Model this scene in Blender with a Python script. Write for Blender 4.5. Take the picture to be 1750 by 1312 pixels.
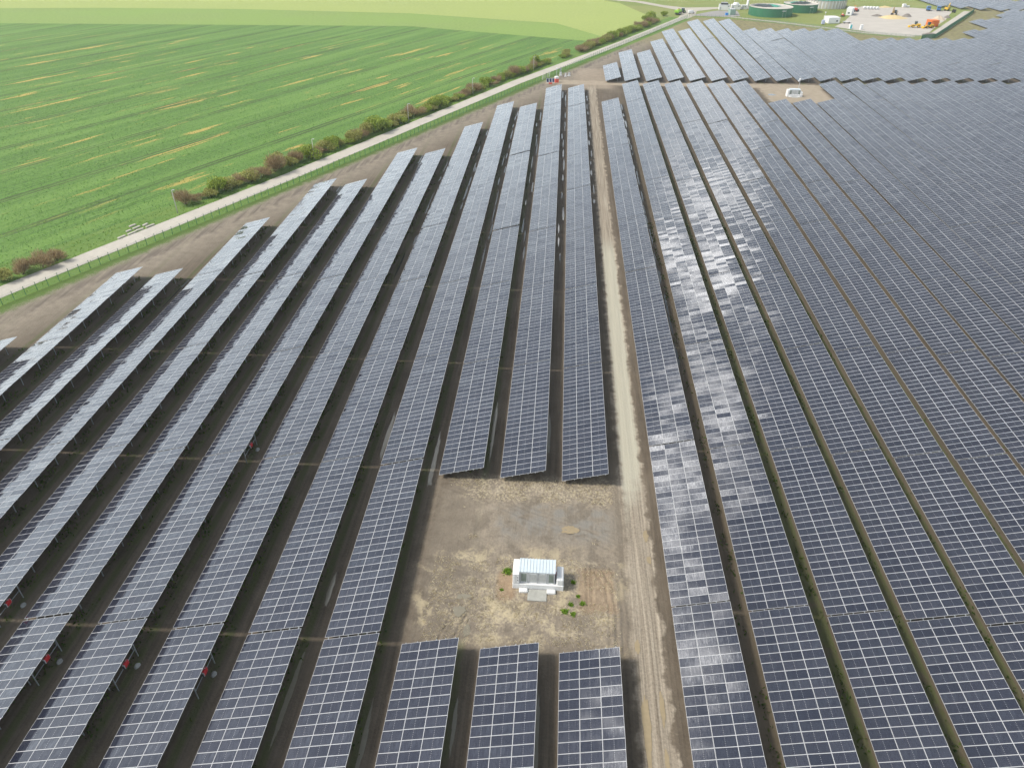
import bpy, math, random
import numpy as np
from mathutils import Matrix, Vector, noise as mnoise

for o in list(bpy.data.objects):
    bpy.data.objects.remove(o)
SC = bpy.context.scene
COL = SC.collection
R = math.radians
rng = random.Random(7)
nrg = np.random.default_rng(11)

# ------------------------------------------------------------------ camera
CH, PITCH, YAW, ROLL, FPX = 72.19, R(34.776), R(3.735), R(0.276), 1225.47
fw = Vector((-math.sin(YAW) * math.cos(PITCH), math.cos(YAW) * math.cos(PITCH), -math.sin(PITCH)))
rt = Vector((math.cos(YAW), math.sin(YAW), 0))
up = rt.cross(fw)
rt2 = rt * math.cos(ROLL) + up * math.sin(ROLL)
up2 = up * math.cos(ROLL) - rt * math.sin(ROLL)
cam_d = bpy.data.cameras.new('camera')
cam = bpy.data.objects.new('camera', cam_d)
COL.objects.link(cam)
cam.matrix_world = Matrix(((rt2.x, up2.x, -fw.x, 0), (rt2.y, up2.y, -fw.y, 0), (rt2.z, up2.z, -fw.z, CH), (0, 0, 0, 1)))
cam_d.sensor_fit = 'HORIZONTAL'
cam_d.sensor_width = 36
cam_d.lens = FPX / 1750 * 36
cam_d.clip_start = 1
cam_d.clip_end = 12000
SC.camera = cam


def px(x, y, z=0):
    d = Vector((x, y, z - CH))
    w = d.dot(fw)
    if w < 1:
        return (9999, 9999)
    return (875 + FPX * d.dot(rt2) / w, 656 - FPX * d.dot(up2) / w)


# ------------------------------------------------------------------ light
SUN_TO = Vector((-2.3, -0.38, 2.62)).normalized()
elev = math.asin(SUN_TO.z)
SUN_ROT = math.atan2(SUN_TO.x, SUN_TO.y)
sun_d = bpy.data.lights.new('sun', 'SUN')
sun_d.energy = 3.2
sun_d.angle = R(10.0)
sun_d.color = (1.0, 0.95, 0.86)
sun = bpy.data.objects.new('sun', sun_d)
COL.objects.link(sun)
sun.rotation_euler = (-SUN_TO).to_track_quat('-Z', 'Y').to_euler()
sun.location = (0, 0, 200)

world = bpy.data.worlds.new('World')
SC.world = world
world.use_nodes = True
wn, wl = world.node_tree.nodes, world.node_tree.links
wn.clear()


class NT:
    """small helper round a node tree"""
    def __init__(s, t):
        s.t = t

    def n(s, typ, ins=None, **kw):
        nd = s.t.nodes.new(typ)
        for k, v in kw.items():
            setattr(nd, k, v)
        for k, v in (ins or {}).items():
            if isinstance(v, bpy.types.NodeSocket):
                s.t.links.new(v, nd.inputs[k])
            else:
                nd.inputs[k].default_value = v
        return nd

    def m(s, op, a, b=None, c=None, clamp=False):
        ins = {0: a}
        if b is not None:
            ins[1] = b
        if c is not None:
            ins[2] = c
        return s.n('ShaderNodeMath', ins, operation=op, use_clamp=clamp).outputs[0]

    def smooth(s, v, a, b, lo=0.0, hi=1.0):
        nd = s.n('ShaderNodeMapRange', {'Value': v, 'From Min': a, 'From Max': b, 'To Min': lo, 'To Max': hi}, interpolation_type='SMOOTHSTEP')
        return nd.outputs[0]

    def lin(s, v, a, b, lo=0.0, hi=1.0):
        return s.n('ShaderNodeMapRange', {'Value': v, 'From Min': a, 'From Max': b, 'To Min': lo, 'To Max': hi}).outputs[0]

    def mix(s, f, a, b):
        nd = s.n('ShaderNodeMix', data_type='RGBA')
        for idx, v in ((0, f), (6, a), (7, b)):
            if isinstance(v, bpy.types.NodeSocket):
                s.t.links.new(v, nd.inputs[idx])
            else:
                nd.inputs[idx].default_value = (*v, 1) if isinstance(v, tuple) and len(v) == 3 else v
        return nd.outputs[2]

    def noise(s, vec, scale, detail=3, rough=.55, dist=0.0):
        return s.n('ShaderNodeTexNoise', {'Vector': vec, 'Scale': scale, 'Detail': detail, 'Roughness': rough, 'Distortion': dist}).outputs['Fac']

    def mapv(s, vec, scale=(1, 1, 1), rot=(0, 0, 0), loc=(0, 0, 0)):
        return s.n('ShaderNodeMapping', {'Vector': vec, 'Scale': scale, 'Rotation': rot, 'Location': loc}).outputs[0]


W = NT(world.node_tree)
sky = W.n('ShaderNodeTexSky', sky_type='NISHITA', sun_disc=False)
sky.sun_elevation = elev
sky.sun_rotation = SUN_ROT
sky.air_density = 1.0
sky.dust_density = 3.0
sky.ozone_density = 1.0
tc = W.n('ShaderNodeTexCoord').outputs['Generated']
sep = W.n('ShaderNodeSeparateXYZ', {0: tc})
up_ = W.m('MAXIMUM', sep.outputs[2], 0.0)
# thin even veil of high cloud, brighter towards the horizon where one looks through more of it
vl = W.m('MULTIPLY_ADD', W.m('POWER', W.m('SUBTRACT', 1.0, up_), 3.4), 23.0, 2.3)
veil = W.n('ShaderNodeCombineColor', {0: W.m('MULTIPLY', vl, .93), 1: W.m('MULTIPLY', vl, 1.03), 2: W.m('MULTIPLY', vl, 1.08)}).outputs[0]
wisp = W.noise(W.mapv(tc, (1, 1, 1.6)), 2.2, 5, .55)
skyc = W.mix(W.lin(wisp, .3, .7, .45, .75), sky.outputs[0], veil)
# long street of bright cloud, added for its glare on the right rows, crossing the sky from the front horizon over the head to the back
bd = W.n('ShaderNodeVectorMath', {0: tc, 1: (-.869, .1915, -.457)}, operation='DOT_PRODUCT').outputs['Value']
bw = W.noise(tc, 3.0, 3, .5)
off = W.m('ABSOLUTE', W.m('ADD', bd, W.lin(bw, .3, .7, -.035, .035)))
band = W.smooth(off, .13, .02)
puff = W.noise(W.mapv(tc, (1, 1, 1.2), loc=(2.2, .4, 1.3)), 15.0, 7, .7)
cmask = W.m('MULTIPLY', W.smooth(W.m('MULTIPLY_ADD', band, .16, puff), .64, .70), W.m('MULTIPLY', W.smooth(off, .095, .04), W.smooth(up_, .30, .46, .12, 1)))
skyc = W.mix(cmask, skyc, (30.0, 29.8, 29.5, 1))
bg = W.n('ShaderNodeBackground', {'Color': skyc, 'Strength': 0.12})
wo = W.n('ShaderNodeOutputWorld', {'Surface': bg.outputs[0]})

SC.view_settings.view_transform = 'Standard'
SC.view_settings.look = 'None'
SC.view_settings.gamma = 1
SC.view_settings.exposure = 0.4
SC.render.engine = 'CYCLES'
SC.cycles.max_bounces = 6
SC.cycles.diffuse_bounces = 2
SC.cycles.glossy_bounces = 3
SC.cycles.transparent_max_bounces = 6
SC.cycles.caustics_reflective = False
SC.cycles.caustics_refractive = False

# ------------------------------------------------------------------ materials
MATS = {}


def simple(name, col, rough=.6, metal=0.0, var=.12, scale=3.0, spec=.4, bump=0.0):
    if name in MATS:
        return MATS[name]
    m = bpy.data.materials.new(name)
    m.use_nodes = True
    T = NT(m.node_tree)
    b = m.node_tree.nodes['Principled BSDF']
    tco = T.n('ShaderNodeTexCoord').outputs['Object']
    nz = T.noise(tco, scale, 4)
    rnd = T.n('ShaderNodeObjectInfo').outputs['Random']
    f = T.m('ADD', T.lin(nz, .3, .7, -var, var), T.lin(rnd, 0, 1, -var * .6, var * .6))
    dark = tuple(max(0, c * .55) for c in col)
    lite = tuple(min(1, c * 1.45) for c in col)
    c = T.mix(T.m('ADD', f, .5, clamp=True), dark, lite)
    T.t.links.new(c, b.inputs['Base Color'])
    b.inputs['Roughness'].default_value = rough
    b.inputs['Metallic'].default_value = metal
    b.inputs['Specular IOR Level'].default_value = spec
    if bump:
        bn = T.n('ShaderNodeBump', {'Height': T.noise(tco, scale * 2.5, 4), 'Distance': bump, 'Strength': .7})
        T.t.links.new(bn.outputs[0], b.inputs['Normal'])
    MATS[name] = m
    return m


def glass_cells():
    m = bpy.data.materials.new('cells_under_glass')
    m.use_nodes = True
    T = NT(m.node_tree)
    nt = m.node_tree
    b = nt.nodes['Principled BSDF']
    uv = T.n('ShaderNodeUVMap', uv_map='UVMap').outputs[0]
    rnd = T.n('ShaderNodeAttribute', attribute_name='rnd').outputs['Fac']
    s = T.n('ShaderNodeSeparateXYZ', {0: uv})
    u, v = s.outputs[0], s.outputs[1]
    du = T.m('MINIMUM', u, T.m('SUBTRACT', 1, u))
    dv = T.m('MINIMUM', v, T.m('SUBTRACT', 1, v))
    edge = T.m('MAXIMUM', T.m('LESS_THAN', du, .006), T.m('LESS_THAN', dv, .013))
    # half-cut centre gap, brightest at the cell corners
    cu = T.m('ABSOLUTE', T.m('SUBTRACT', u, .5))
    cell_v = T.m('ABSOLUTE', T.m('SUBTRACT', T.m('FRACT', T.m('MULTIPLY', v, 6)), .5))
    dash = T.m('MULTIPLY', T.m('LESS_THAN', cu, .0055), T.m('GREATER_THAN', cell_v, .3))
    gapu = T.m('LESS_THAN', T.m('ABSOLUTE', T.m('SUBTRACT', T.m('FRACT', T.m('MULTIPLY', u, 24)), .5)), .485)
    gapv = T.m('LESS_THAN', cell_v, .492)
    incell = T.m('MULTIPLY', gapu, gapv)
    # cell tone
    cid = T.n('ShaderNodeCombineXYZ', {0: T.m('FLOOR', T.m('MULTIPLY', u, 24)), 1: T.m('FLOOR', T.m('MULTIPLY', v, 6)), 2: T.m('MULTIPLY', rnd, 91)}).outputs[0]
    wn_ = T.n('ShaderNodeTexWhiteNoise', {0: cid}, noise_dimensions='3D').outputs[0]
    tone = T.m('ADD', T.m('MULTIPLY', wn_, .3), T.m('MULTIPLY', T.m('FRACT', T.m('MULTIPLY', rnd, 7.31)), .7))
    cellc = T.mix(tone, (.010, .013, .027), (.033, .036, .053))
    cc = T.mix(incell, (.10, .105, .12), cellc)
    cc = T.mix(dash, cc, (.5, .5, .5))
    cc = T.mix(edge, cc, (.62, .62, .62))
    nt.links.new(cc, b.inputs['Base Color'])
    b.inputs['Roughness'].default_value = .06
    b.inputs['IOR'].default_value = 1.5
    # ribbon wires of the cells: thin metal strips that mirror the sky, aligned differently from string to string
    sv = T.n('ShaderNodeCombineXYZ', {0: T.m('MULTIPLY', u, 15), 1: T.m('MULTIPLY', v, .6), 2: T.m('MULTIPLY', rnd, 57)}).outputs[0]
    st = T.noise(sv, 1.6, 3, .7)
    amt = T.m('MULTIPLY', T.smooth(st, .38, .72), T.smooth(rnd, .3, .85, .35, 1.0))
    bn = T.n('ShaderNodeBump', {'Height': T.noise(sv, 2.4, 2, .6), 'Distance': .0016, 'Strength': 1.0})
    gl = T.n('ShaderNodeBsdfGlossy', {'Color': (.77, .77, .78, 1), 'Roughness': .06, 'Normal': bn.outputs[0]})
    fac = T.m('MULTIPLY', T.m('MULTIPLY_ADD', amt, .24, .05), T.m('SUBTRACT', 1, edge))
    mx = T.n('ShaderNodeMixShader', {0: fac, 1: b.outputs[0], 2: gl.outputs[0]})
    nt.links.new(mx.outputs[0], nt.nodes['Material Output'].inputs['Surface'])
    return m


M_GLASS = glass_cells()
M_ALU = simple('aluminium_frame', (.58, .59, .61), .42, .0, .05)
M_BACK = simple('white_backsheet', (.55, .56, .57), .6, 0, .05)
M_STEEL = simple('galvanised_steel', (.42, .45, .47), .45, .55, .12)


def pos_nodes(T):
    p = T.n('ShaderNodeNewGeometry').outputs['Position']
    s = T.n('ShaderNodeSeparateXYZ', {0: p})
    return p, s.outputs[0], s.outputs[1]


def box_mask(T, x, y, x0, x1, y0, y1, soft, wob):
    xs, ys = T.m('ADD', x, wob), T.m('SUBTRACT', y, wob)
    a = T.m('MULTIPLY', T.smooth(xs, x0 - soft, x0 + soft), T.smooth(xs, x1 + soft, x1 - soft))
    b = T.m('MULTIPLY', T.smooth(ys, y0 - soft, y0 + soft), T.smooth(ys, y1 + soft, y1 - soft))
    return T.m('MULTIPLY', a, b)


FA, FB = (-115.4, 124.0), (15.3, 401.4)      # line of the road-side fence


def farm_ground():
    m = bpy.data.materials.new('farm_soil')
    m.use_nodes = True
    T = NT(m.node_tree)
    b = m.node_tree.nodes['Principled BSDF']
    p, x, y = pos_nodes(T)
    n_big = T.noise(p, .07, 4)
    n_mid = T.noise(p, .45, 5, .6)
    n_fine = T.noise(p, 3.2, 5, .65)
    n_grit = T.noise(p, 14, 3, .7)
    streak = T.noise(T.mapv(p, (1.9, .045, 1)), 1.0, 4, .6)
    wob = T.lin(n_mid, .25, .75, -1.2, 1.2)
    f = T.m('ADD', T.m('MULTIPLY', streak, .55), T.m('ADD', T.m('MULTIPLY', n_mid, .3), T.m('MULTIPLY', n_fine, .3)))
    soil = T.mix(T.lin(f, .35, .8), (.060, .048, .035), (.185, .150, .112))  # soil colour darkened to deepen the shade in the alleys
    soil = T.mix(T.smooth(n_big, .45, .7, 0, .35), soil, (.22, .18, .135))
    # grass in the alleys
    fr = T.m('FRACT', T.m('DIVIDE', T.m('SUBTRACT', x, 2.276 - 905.3), 9.053))
    lg = T.m('MULTIPLY', T.smooth(fr, .66, .72), T.smooth(fr, .83, .76))
    lg = T.m('MULTIPLY', lg, T.smooth(x, 0, -12))
    fr2 = T.m('FRACT', T.m('DIVIDE', T.m('SUBTRACT', x, 15.7 - 924), 9.24))
    rg = T.m('MULTIPLY', T.smooth(fr2, .74, .82), T.smooth(x, 24, 32))
    gm = T.m('MULTIPLY', T.m('MAXIMUM', lg, rg), T.smooth(T.m('ADD', n_mid, T.m('MULTIPLY', n_fine, .5)), .50, .80))
    grass = T.mix(n_fine, (.035, .055, .014), (.095, .125, .03))
    soil = T.mix(T.m('MULTIPLY', T.m('MULTIPLY', T.smooth(x, 20, 26), T.smooth(y, 330, 300)), .5), soil, (.085, .068, .042))
    soil = T.mix(T.m('MULTIPLY', gm, .6), soil, grass)
    # margin beside the fence
    dx, dy = FB[0] - FA[0], FB[1] - FA[1]
    L = math.hypot(dx, dy)
    nx, ny = dy / L, -dx / L
    sd = T.m('ADD', T.m('MULTIPLY', x, nx), T.m('MULTIPLY_ADD', y, ny, -(FA[0] * nx + FA[1] * ny)))
    sdw = T.m('ADD', sd, T.m('MULTIPLY', wob, .8))
    dry = T.mix(T.lin(T.m('ADD', n_mid, T.m('MULTIPLY', n_fine, .4)), .4, .9), (.165, .140, .108), (.31, .268, .212))
    soil = T.mix(T.smooth(sdw, 22, 8, 0, .85), soil, dry)
    rut = T.m('MULTIPLY', T.smooth(sdw, 4.0, 6.0), T.smooth(sdw, 9.0, 7.0))
    along = T.noise(T.mapv(p, (1, .05, 1), (0, 0, -math.atan2(dx, dy) * -1)), .9, 3)
    soil = T.mix(T.m('MULTIPLY', rut, T.smooth(along, .4, .62, 0, .8)), soil, (.12, .10, .085))
    vg = T.mix(n_fine, (.045, .095, .018), (.14, .21, .045))
    soil = T.mix(T.smooth(T.m('ADD', sdw, T.lin(n_fine, .3, .7, -1.2, 1.2)), 5.2, 2.2), soil, vg)
    # verge under the second fence, green and tan
    far = T.m('MULTIPLY', T.smooth(y, 425, 470), T.smooth(n_mid, .35, .6, .35, 1))
    soil = T.mix(far, soil, T.mix(n_big, (.20, .21, .06), (.30, .25, .16)))
    # service yard
    yd = box_mask(T, x, y, -15.5, 10.5, 50.5, 79.0, 2.2, wob)
    yardc = T.mix(T.lin(T.m('ADD', T.m('MULTIPLY', n_mid, .7), T.m('MULTIPLY', n_fine, .5)), .38, .82), (.17, .142, .110), (.35, .298, .232))
    yardc = T.mix(T.m('MULTIPLY', T.smooth(T.m('ADD', x, T.m('MULTIPLY', wob, 1.5)), -7, -12), .6), yardc, (.16, .135, .105))
    soil = T.mix(T.m('MULTIPLY', yd, .9), soil, yardc)
    straw = T.m('MULTIPLY', box_mask(T, x, y, -13, 8, 51.5, 63.5, 2, wob), T.smooth(T.m('ADD', T.m('MULTIPLY', n_fine, .6), T.m('MULTIPLY', n_mid, .6)), .58, .78))
    soil = T.mix(T.m('MULTIPLY', straw, .75), soil, T.mix(n_grit, (.36, .29, .17), (.62, .54, .38)))
    straw2 = T.m('MULTIPLY', box_mask(T, x, y, -12, 10, 74.5, 79.5, 1.2, wob), T.smooth(n_fine, .45, .62))
    soil = T.mix(T.m('MULTIPLY', straw2, .6), soil, (.50, .43, .30))
    grey = T.m('MULTIPLY', box_mask(T, x, y, -6, 9.5, 67, 73.5, 1.6, wob), T.smooth(n_mid, .40, .62, .2, .85))
    soil = T.mix(grey, soil, T.mix(n_grit, (.15, .142, .125), (.27, .258, .235)))
    n_p = T.noise(p, .24, 4, .6, .4)
    wet = T.m('MULTIPLY', yd, T.smooth(n_p, .47, .36, 0, .75))
    soil = T.mix(wet, soil, T.mix(n_fine, (.115, .098, .076), (.22, .185, .145)))
    pale = T.m('MULTIPLY', T.m('MULTIPLY', yd, T.smooth(y, 68, 63)), T.smooth(T.m('MULTIPLY_ADD', n_fine, .25, n_p), .66, .78, 0, .6))
    soil = T.mix(pale, soil, T.mix(n_grit, (.40, .33, .20), (.58, .50, .34)))
    # dug ground round the hut
    dug = box_mask(T, x, y, -5.6, -3.2, 57.2, 61.5, .5, T.m('MULTIPLY', wob, .4))
    dug2 = box_mask(T, x, y, 4.6, 9.0, 56.0, 62.8, .4, T.m('MULTIPLY', wob, .4))
    soil = T.mix(T.m('MULTIPLY', T.m('MAXIMUM', dug, T.m('MULTIPLY', dug2, .7)), .8), soil, T.mix(n_fine, (.22, .15, .09), (.36, .26, .17)))
    # hut pad 2 and the cross track
    cl2 = box_mask(T, x, y, 85, 112, 312, 346, 1.5, wob)
    ct = box_mask(T, x, y, -8, 125, 337.5, 345.5, 1.4, T.m('MULTIPLY', wob, .8))
    soil = T.mix(T.m('MULTIPLY', T.m('MAXIMUM', cl2, ct), .85), soil, T.mix(n_mid, (.27, .22, .16), (.47, .40, .31)))
    turn = box_mask(T, x, y, 6, 22, 330, 372, 3.0, wob)
    soil = T.mix(T.m('MULTIPLY', turn, .7), soil, T.mix(n_mid, (.24, .19, .14), (.42, .35, .27)))
    # dirt track
    tr = T.m('MULTIPLY', T.m('MULTIPLY', T.smooth(T.m('ADD', x, T.m('MULTIPLY', wob, .7)), 10.3, 11.3), T.smooth(T.m('ADD', x, T.m('MULTIPLY', wob, .75)), 14.6, 13.9)), T.smooth(y, 338, 330))
    trc = T.mix(T.lin(T.m('ADD', T.m('MULTIPLY', T.noise(T.mapv(p, (3.4, .06, 1)), 1.0, 4, .6), .8), T.m('MULTIPLY', n_fine, .4)), .42, .78), (.16, .132, .10), (.44, .38, .30))
    soil = T.mix(T.m('MULTIPLY', tr, .92), soil, trc)
    gx = T.m('ADD', x, T.m('MULTIPLY', wob, .3))
    gv = T.m('MULTIPLY', T.m('MULTIPLY', T.smooth(gx, 10.9, 11.5), T.smooth(gx, 14.3, 13.6)), T.m('MULTIPLY', T.smooth(T.m('ADD', T.m('MULTIPLY_ADD', x, -2.2, y), T.m('MULTIPLY', wob, 2.)), 44, 54), T.smooth(y, 172, 158)))
    soil = T.mix(T.m('MULTIPLY', gv, .85), soil, T.mix(T.m('ADD', T.m('MULTIPLY', streak, .5), T.m('MULTIPLY', n_grit, .5)), (.33, .315, .25), (.55, .52, .42)))
    soil = T.mix(T.smooth(n_grit, .35, .75, 0, .35), soil, T.mix(.5, soil, (.06, .05, .04)))
    T.t.links.new(soil, b.inputs['Base Color'])
    b.inputs['Roughness'].default_value = .9
    b.inputs['Specular IOR Level'].default_value = .2
    h = T.m('ADD', T.m('MULTIPLY', n_fine, .6), T.m('ADD', T.m('MULTIPLY', streak, .5), T.m('MULTIPLY', n_grit, .15)))
    bn = T.n('ShaderNodeBump', {'Height': h, 'Distance': .18, 'Strength': .8})
    T.t.links.new(bn.outputs[0], b.inputs['Normal'])
    return m


M_SOIL = farm_ground()


def veg_ground(name, c0, c1, c2, fine=1.2, big=.03, bump=.3, ang=64, streak_amt=0.0, patch=None):
    m = bpy.data.materials.new(name)
    m.use_nodes = True
    T = NT(m.node_tree)
    b = m.node_tree.nodes['Principled BSDF']
    p, x, y = pos_nodes(T)
    # u runs along the drilling direction
    al = T.mapv(p, (1, 1, 1), (0, 0, -R(ang)))
    s = T.n('ShaderNodeSeparateXYZ', {0: al})
    u, v = s.outputs[0], s.outputs[1]
    nf = T.noise(p, fine, 5, .7)
    nb = T.noise(p, big, 4)
    st = T.noise(T.mapv(al, (.03, 1.0, 1)), .55, 5, .6)
    c = T.mix(T.lin(nf, .3, .72), c0, c1)
    c = T.mix(T.lin(T.m('ADD', T.m('MULTIPLY', nb, .5), T.m('MULTIPLY', st, .5)), .40, .62, 0, .85), c, c2)
    if streak_amt:
        drill = T.noise(T.mapv(al, (.015, 2.6, 1)), .9, 3, .6)
        clump = T.noise(T.mapv(al, (.5, 1.6, 1)), 1.3, 4, .7)
        c = T.mix(T.m('MULTIPLY', T.smooth(T.m('MULTIPLY_ADD', drill, .5, T.m('MULTIPLY', clump, .5)), .54, .40), .75), c, (.030, .072, .018))
        broad = T.noise(T.mapv(al, (.006, .12, 1)), 1.0, 3, .5)
        c = T.mix(T.smooth(broad, .42, .66, 0, .5), c, (.175, .30, .065))
        # pale thin patches drawn out along the rows
        pt = T.noise(T.mapv(al, (.030, .26, 1), loc=(3.3, 1.7, 0)), .8, 5, .62, .3)
        zone = T.m('MULTIPLY', T.smooth(y, 150, 215), T.smooth(y, 460, 400))
        pm = T.m('MULTIPLY', T.smooth(T.m('ADD', pt, T.lin(nf, .2, .8, -.05, .05)), .59, .645), zone)
        c = T.mix(T.m('MULTIPLY', pm, streak_amt), c, patch)
        # tramlines: two wheel marks every 18 m
        vv = T.m('ADD', v, T.m('MULTIPLY', T.noise(al, .02, 2), 1.4))
        fr = T.m('MULTIPLY', T.m('FRACT', T.m('DIVIDE', T.m('ADD', vv, 2406.5), 24.0)), 24.0)
        d = T.m('MINIMUM', T.m('ABSOLUTE', T.m('SUBTRACT', fr, 8.1)), T.m('ABSOLUTE', T.m('SUBTRACT', fr, 9.9)))
        tm = T.m('MULTIPLY', T.smooth(d, .62, .22), T.smooth(T.noise(al, .06, 3), .35, .58, .4, 1))
        c = T.mix(T.m('MULTIPLY', tm, .85), c, (.05, .06, .022))
    T.t.links.new(c, b.inputs['Base Color'])
    b.inputs['Roughness'].default_value = .85
    b.inputs['Specular IOR Level'].default_value = .25
    bn = T.n('ShaderNodeBump', {'Height': nf, 'Distance': bump, 'Strength': .9})
    T.t.links.new(bn.outputs[0], b.inputs['Normal'])
    return m


M_CROP = veg_ground('green_crop', (.074, .155, .028), (.150, .280, .054), (.115, .235, .040), 1.6, .02, .35, 64, .95, (.44, .33, .09))
M_RAPE = veg_ground('budding_rape', (.22, .29, .075), (.37, .41, .13), (.31, .37, .10), .5, .012, .3, 20)
M_PALE = veg_ground('thin_pale_crop', (.15, .23, .055), (.26, .34, .09), (.20, .31, .06), .6, .015, .3, 10)
M_MEADOW = veg_ground('meadow_grass', (.10, .16, .035), (.21, .27, .06), (.26, .26, .09), .6, .02, .35, 15)
M_VERGE = veg_ground('verge_grass', (.050, .115, .018), (.13, .24, .04), (.16, .24, .055), 1.4, .06, .3, 65)
M_CONC = simple('pale_concrete', (.45, .42, .37), .85, 0, .06, .7, .2, .02)
M_ASPH = simple('grey_asphalt', (.30, .29, .28), .9, 0, .08, .4, .2)
M_GRAVEL = simple('site_gravel', (.44, .41, .37), .95, 0, .08, .12, .1, .06)
M_LANE = simple('farm_lane', (.42, .39, .33), .9, 0, .08, .3, .1)
M_WATER = simple('puddle_water', (.05, .05, .045), .03, 0, .02, 1, .5)
M_MUDW = simple('muddy_water', (.30, .24, .15), .12, 0, .08, 1.5, .45)
M_MUDW2 = simple('silty_water', (.21, .19, .145), .15, 0, .08, 1.5, .45)

# ------------------------------------------------------------------ mesh helpers


class MB:
    def __init__(s):
        s.v, s.f, s.mi, s.sm = [], [], [], []

    def face(s, pts, mi=0, sm=False):
        i = len(s.v)
        s.v += [tuple(p) for p in pts]
        s.f.append(tuple(range(i, i + len(pts))))
        s.mi.append(mi)
        s.sm.append(sm)

    def box(s, x0, x1, y0, y1, z0, z1, mi=0, M=None, bev=0.0):
        if bev:
            b = bev
            lo = [(x0, y0), (x1, y0), (x1, y1), (x0, y1)]
            oc = [(x0 + b, y0), (x1 - b, y0), (x1, y0 + b), (x1, y1 - b), (x1 - b, y1), (x0 + b, y1), (x0, y1 - b), (x0, y0 + b)]
            cx, cy = (x0 + x1) / 2, (y0 + y1) / 2
            i = len(s.v)
            P = []
            for z, k in ((z0, 0), (z1 - b, 0), (z1, b)):
                for (a, c) in oc:
                    P.append((a + (k if a < cx else -k), c + (k if c < cy else -k), z))
            s.v += [tuple(M @ Vector(q)) if M else q for q in P]
            for r in range(2):
                for k in range(8):
                    s.f.append((i + r * 8 + k, i + r * 8 + (k + 1) % 8, i + r * 8 + 8 + (k + 1) % 8, i + r * 8 + 8 + k))
                    s.mi.append(mi)
                    s.sm.append(False)
            s.f.append(tuple(i + 16 + k for k in range(8)))
            s.f.append(tuple(i + 7 - k for k in range(8)))
            s.mi += [mi, mi]
            s.sm += [False, False]
            return
        i = len(s.v)
        P = [(x0, y0, z0), (x1, y0, z0), (x1, y1, z0), (x0, y1, z0), (x0, y0, z1), (x1, y0, z1), (x1, y1, z1), (x0, y1, z1)]
        s.v += [tuple(M @ Vector(q)) if M else q for q in P]
        for q in ((3, 2, 1, 0), (4, 5, 6, 7), (0, 1, 5, 4), (1, 2, 6, 5), (2, 3, 7, 6), (3, 0, 4, 7)):
            s.f.append(tuple(i + k for k in q))
            s.mi.append(mi)
            s.sm.append(False)

    def bar(s, a, b, r, mi=0, n=6, r2=None, cap=True):
        a, b = Vector(a), Vector(b)
        d = (b - a)
        if d.length < 1e-6:
            return
        q = d.to_track_quat('Z', 'Y')
        r2 = r if r2 is None else r2
        i = len(s.v)
        for (c, rr) in ((a, r), (b, r2)):
            for k in range(n):
                t = 2 * math.pi * k / n
                s.v.append(tuple(c + q @ Vector((rr * math.cos(t), rr * math.sin(t), 0))))
        for k in range(n):
            s.f.append((i + k, i + (k + 1) % n, i + n + (k + 1) % n, i + n + k))
            s.mi.append(mi)
            s.sm.append(n > 6)
        if cap:
            s.f.append(tuple(i + n + k for k in range(n)))
            s.f.append(tuple(i + n - 1 - k for k in range(n)))
            s.mi += [mi, mi]
            s.sm += [False, False]

    def lathe(s, prof, n=48, mi=0, c=(0, 0, 0), sm=True):
        i = len(s.v)
        for (r, z) in prof:
            for k in range(n):
                t = 2 * math.pi * k / n
                s.v.append((c[0] + r * math.cos(t), c[1] + r * math.sin(t), c[2] + z))
        for j in range(len(prof) - 1):
            for k in range(n):
                a = i + j * n
                s.f.append((a + k, a + (k + 1) % n, a + n + (k + 1) % n, a + n + k))
                s.mi.append(mi)
                s.sm.append(sm)

    def mesh(s, name, mats):
        me = bpy.data.meshes.new(name)
        me.from_pydata(s.v, [], s.f)
        for m in mats:
            me.materials.append(m)
        if len(mats) > 1:
            me.polygons.foreach_set('material_index', s.mi)
        if any(s.sm):
            me.polygons.foreach_set('use_smooth', s.sm)
        me.update()
        return me


def link(name, me, parent=None, loc=None, rot=None, scale=None):
    o = bpy.data.objects.new(name, me)
    COL.objects.link(o)
    if parent is not None:
        o.parent = parent
    if loc is not None:
        o.location = loc
    if rot is not None:
        o.rotation_euler = rot
    if scale is not None:
        o.scale = scale
    return o


def obj(name, mb, mats, parent=None, loc=None, rot=None):
    if not isinstance(mats, (list, tuple)):
        mats = [mats]
    return link(name, mb.mesh(name, mats), parent, loc, rot)


def tag(o, label, cat, group=None, kind=None):
    o['label'] = label
    o['category'] = cat
    if group:
        o['group'] = group
    if kind:
        o['kind'] = kind
    return o


def thing(name, label, cat, loc=(0, 0, 0), rz=0.0, group=None):
    o = link(name, None, None, loc, (0, 0, rz))
    return tag(o, label, cat, group)


def struct(name, me, label=None):
    o = link(name, me)
    o['kind'] = 'structure'
    if label:
        o['label'] = label
    return o


ORD = ['first', 'second', 'third', 'fourth', 'fifth', 'sixth', 'seventh', 'eighth', 'ninth', 'tenth', 'eleventh', 'twelfth', 'thirteenth', 'fourteenth', 'fifteenth', 'sixteenth', 'seventeenth', 'eighteenth', 'nineteenth', 'twentieth']
for d in ('twenty', 'thirty', 'forty', 'fifty', 'sixty', 'seventy', 'eighty', 'ninety'):
    for k in range(1, 10):
        ORD.append(d + '-' + ORD[k - 1])
    ORD.append({'twenty': 'thirtieth', 'thirty': 'fortieth', 'forty': 'fiftieth', 'fifty': 'sixtieth', 'sixty': 'seventieth', 'seventy': 'eightieth', 'eighty': 'ninetieth', 'ninety': 'hundredth'}[d])

for k in range(40):
    ORD.append('hundred-and-' + ORD[k])

# ------------------------------------------------------------------ ground, fields, roads


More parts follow.
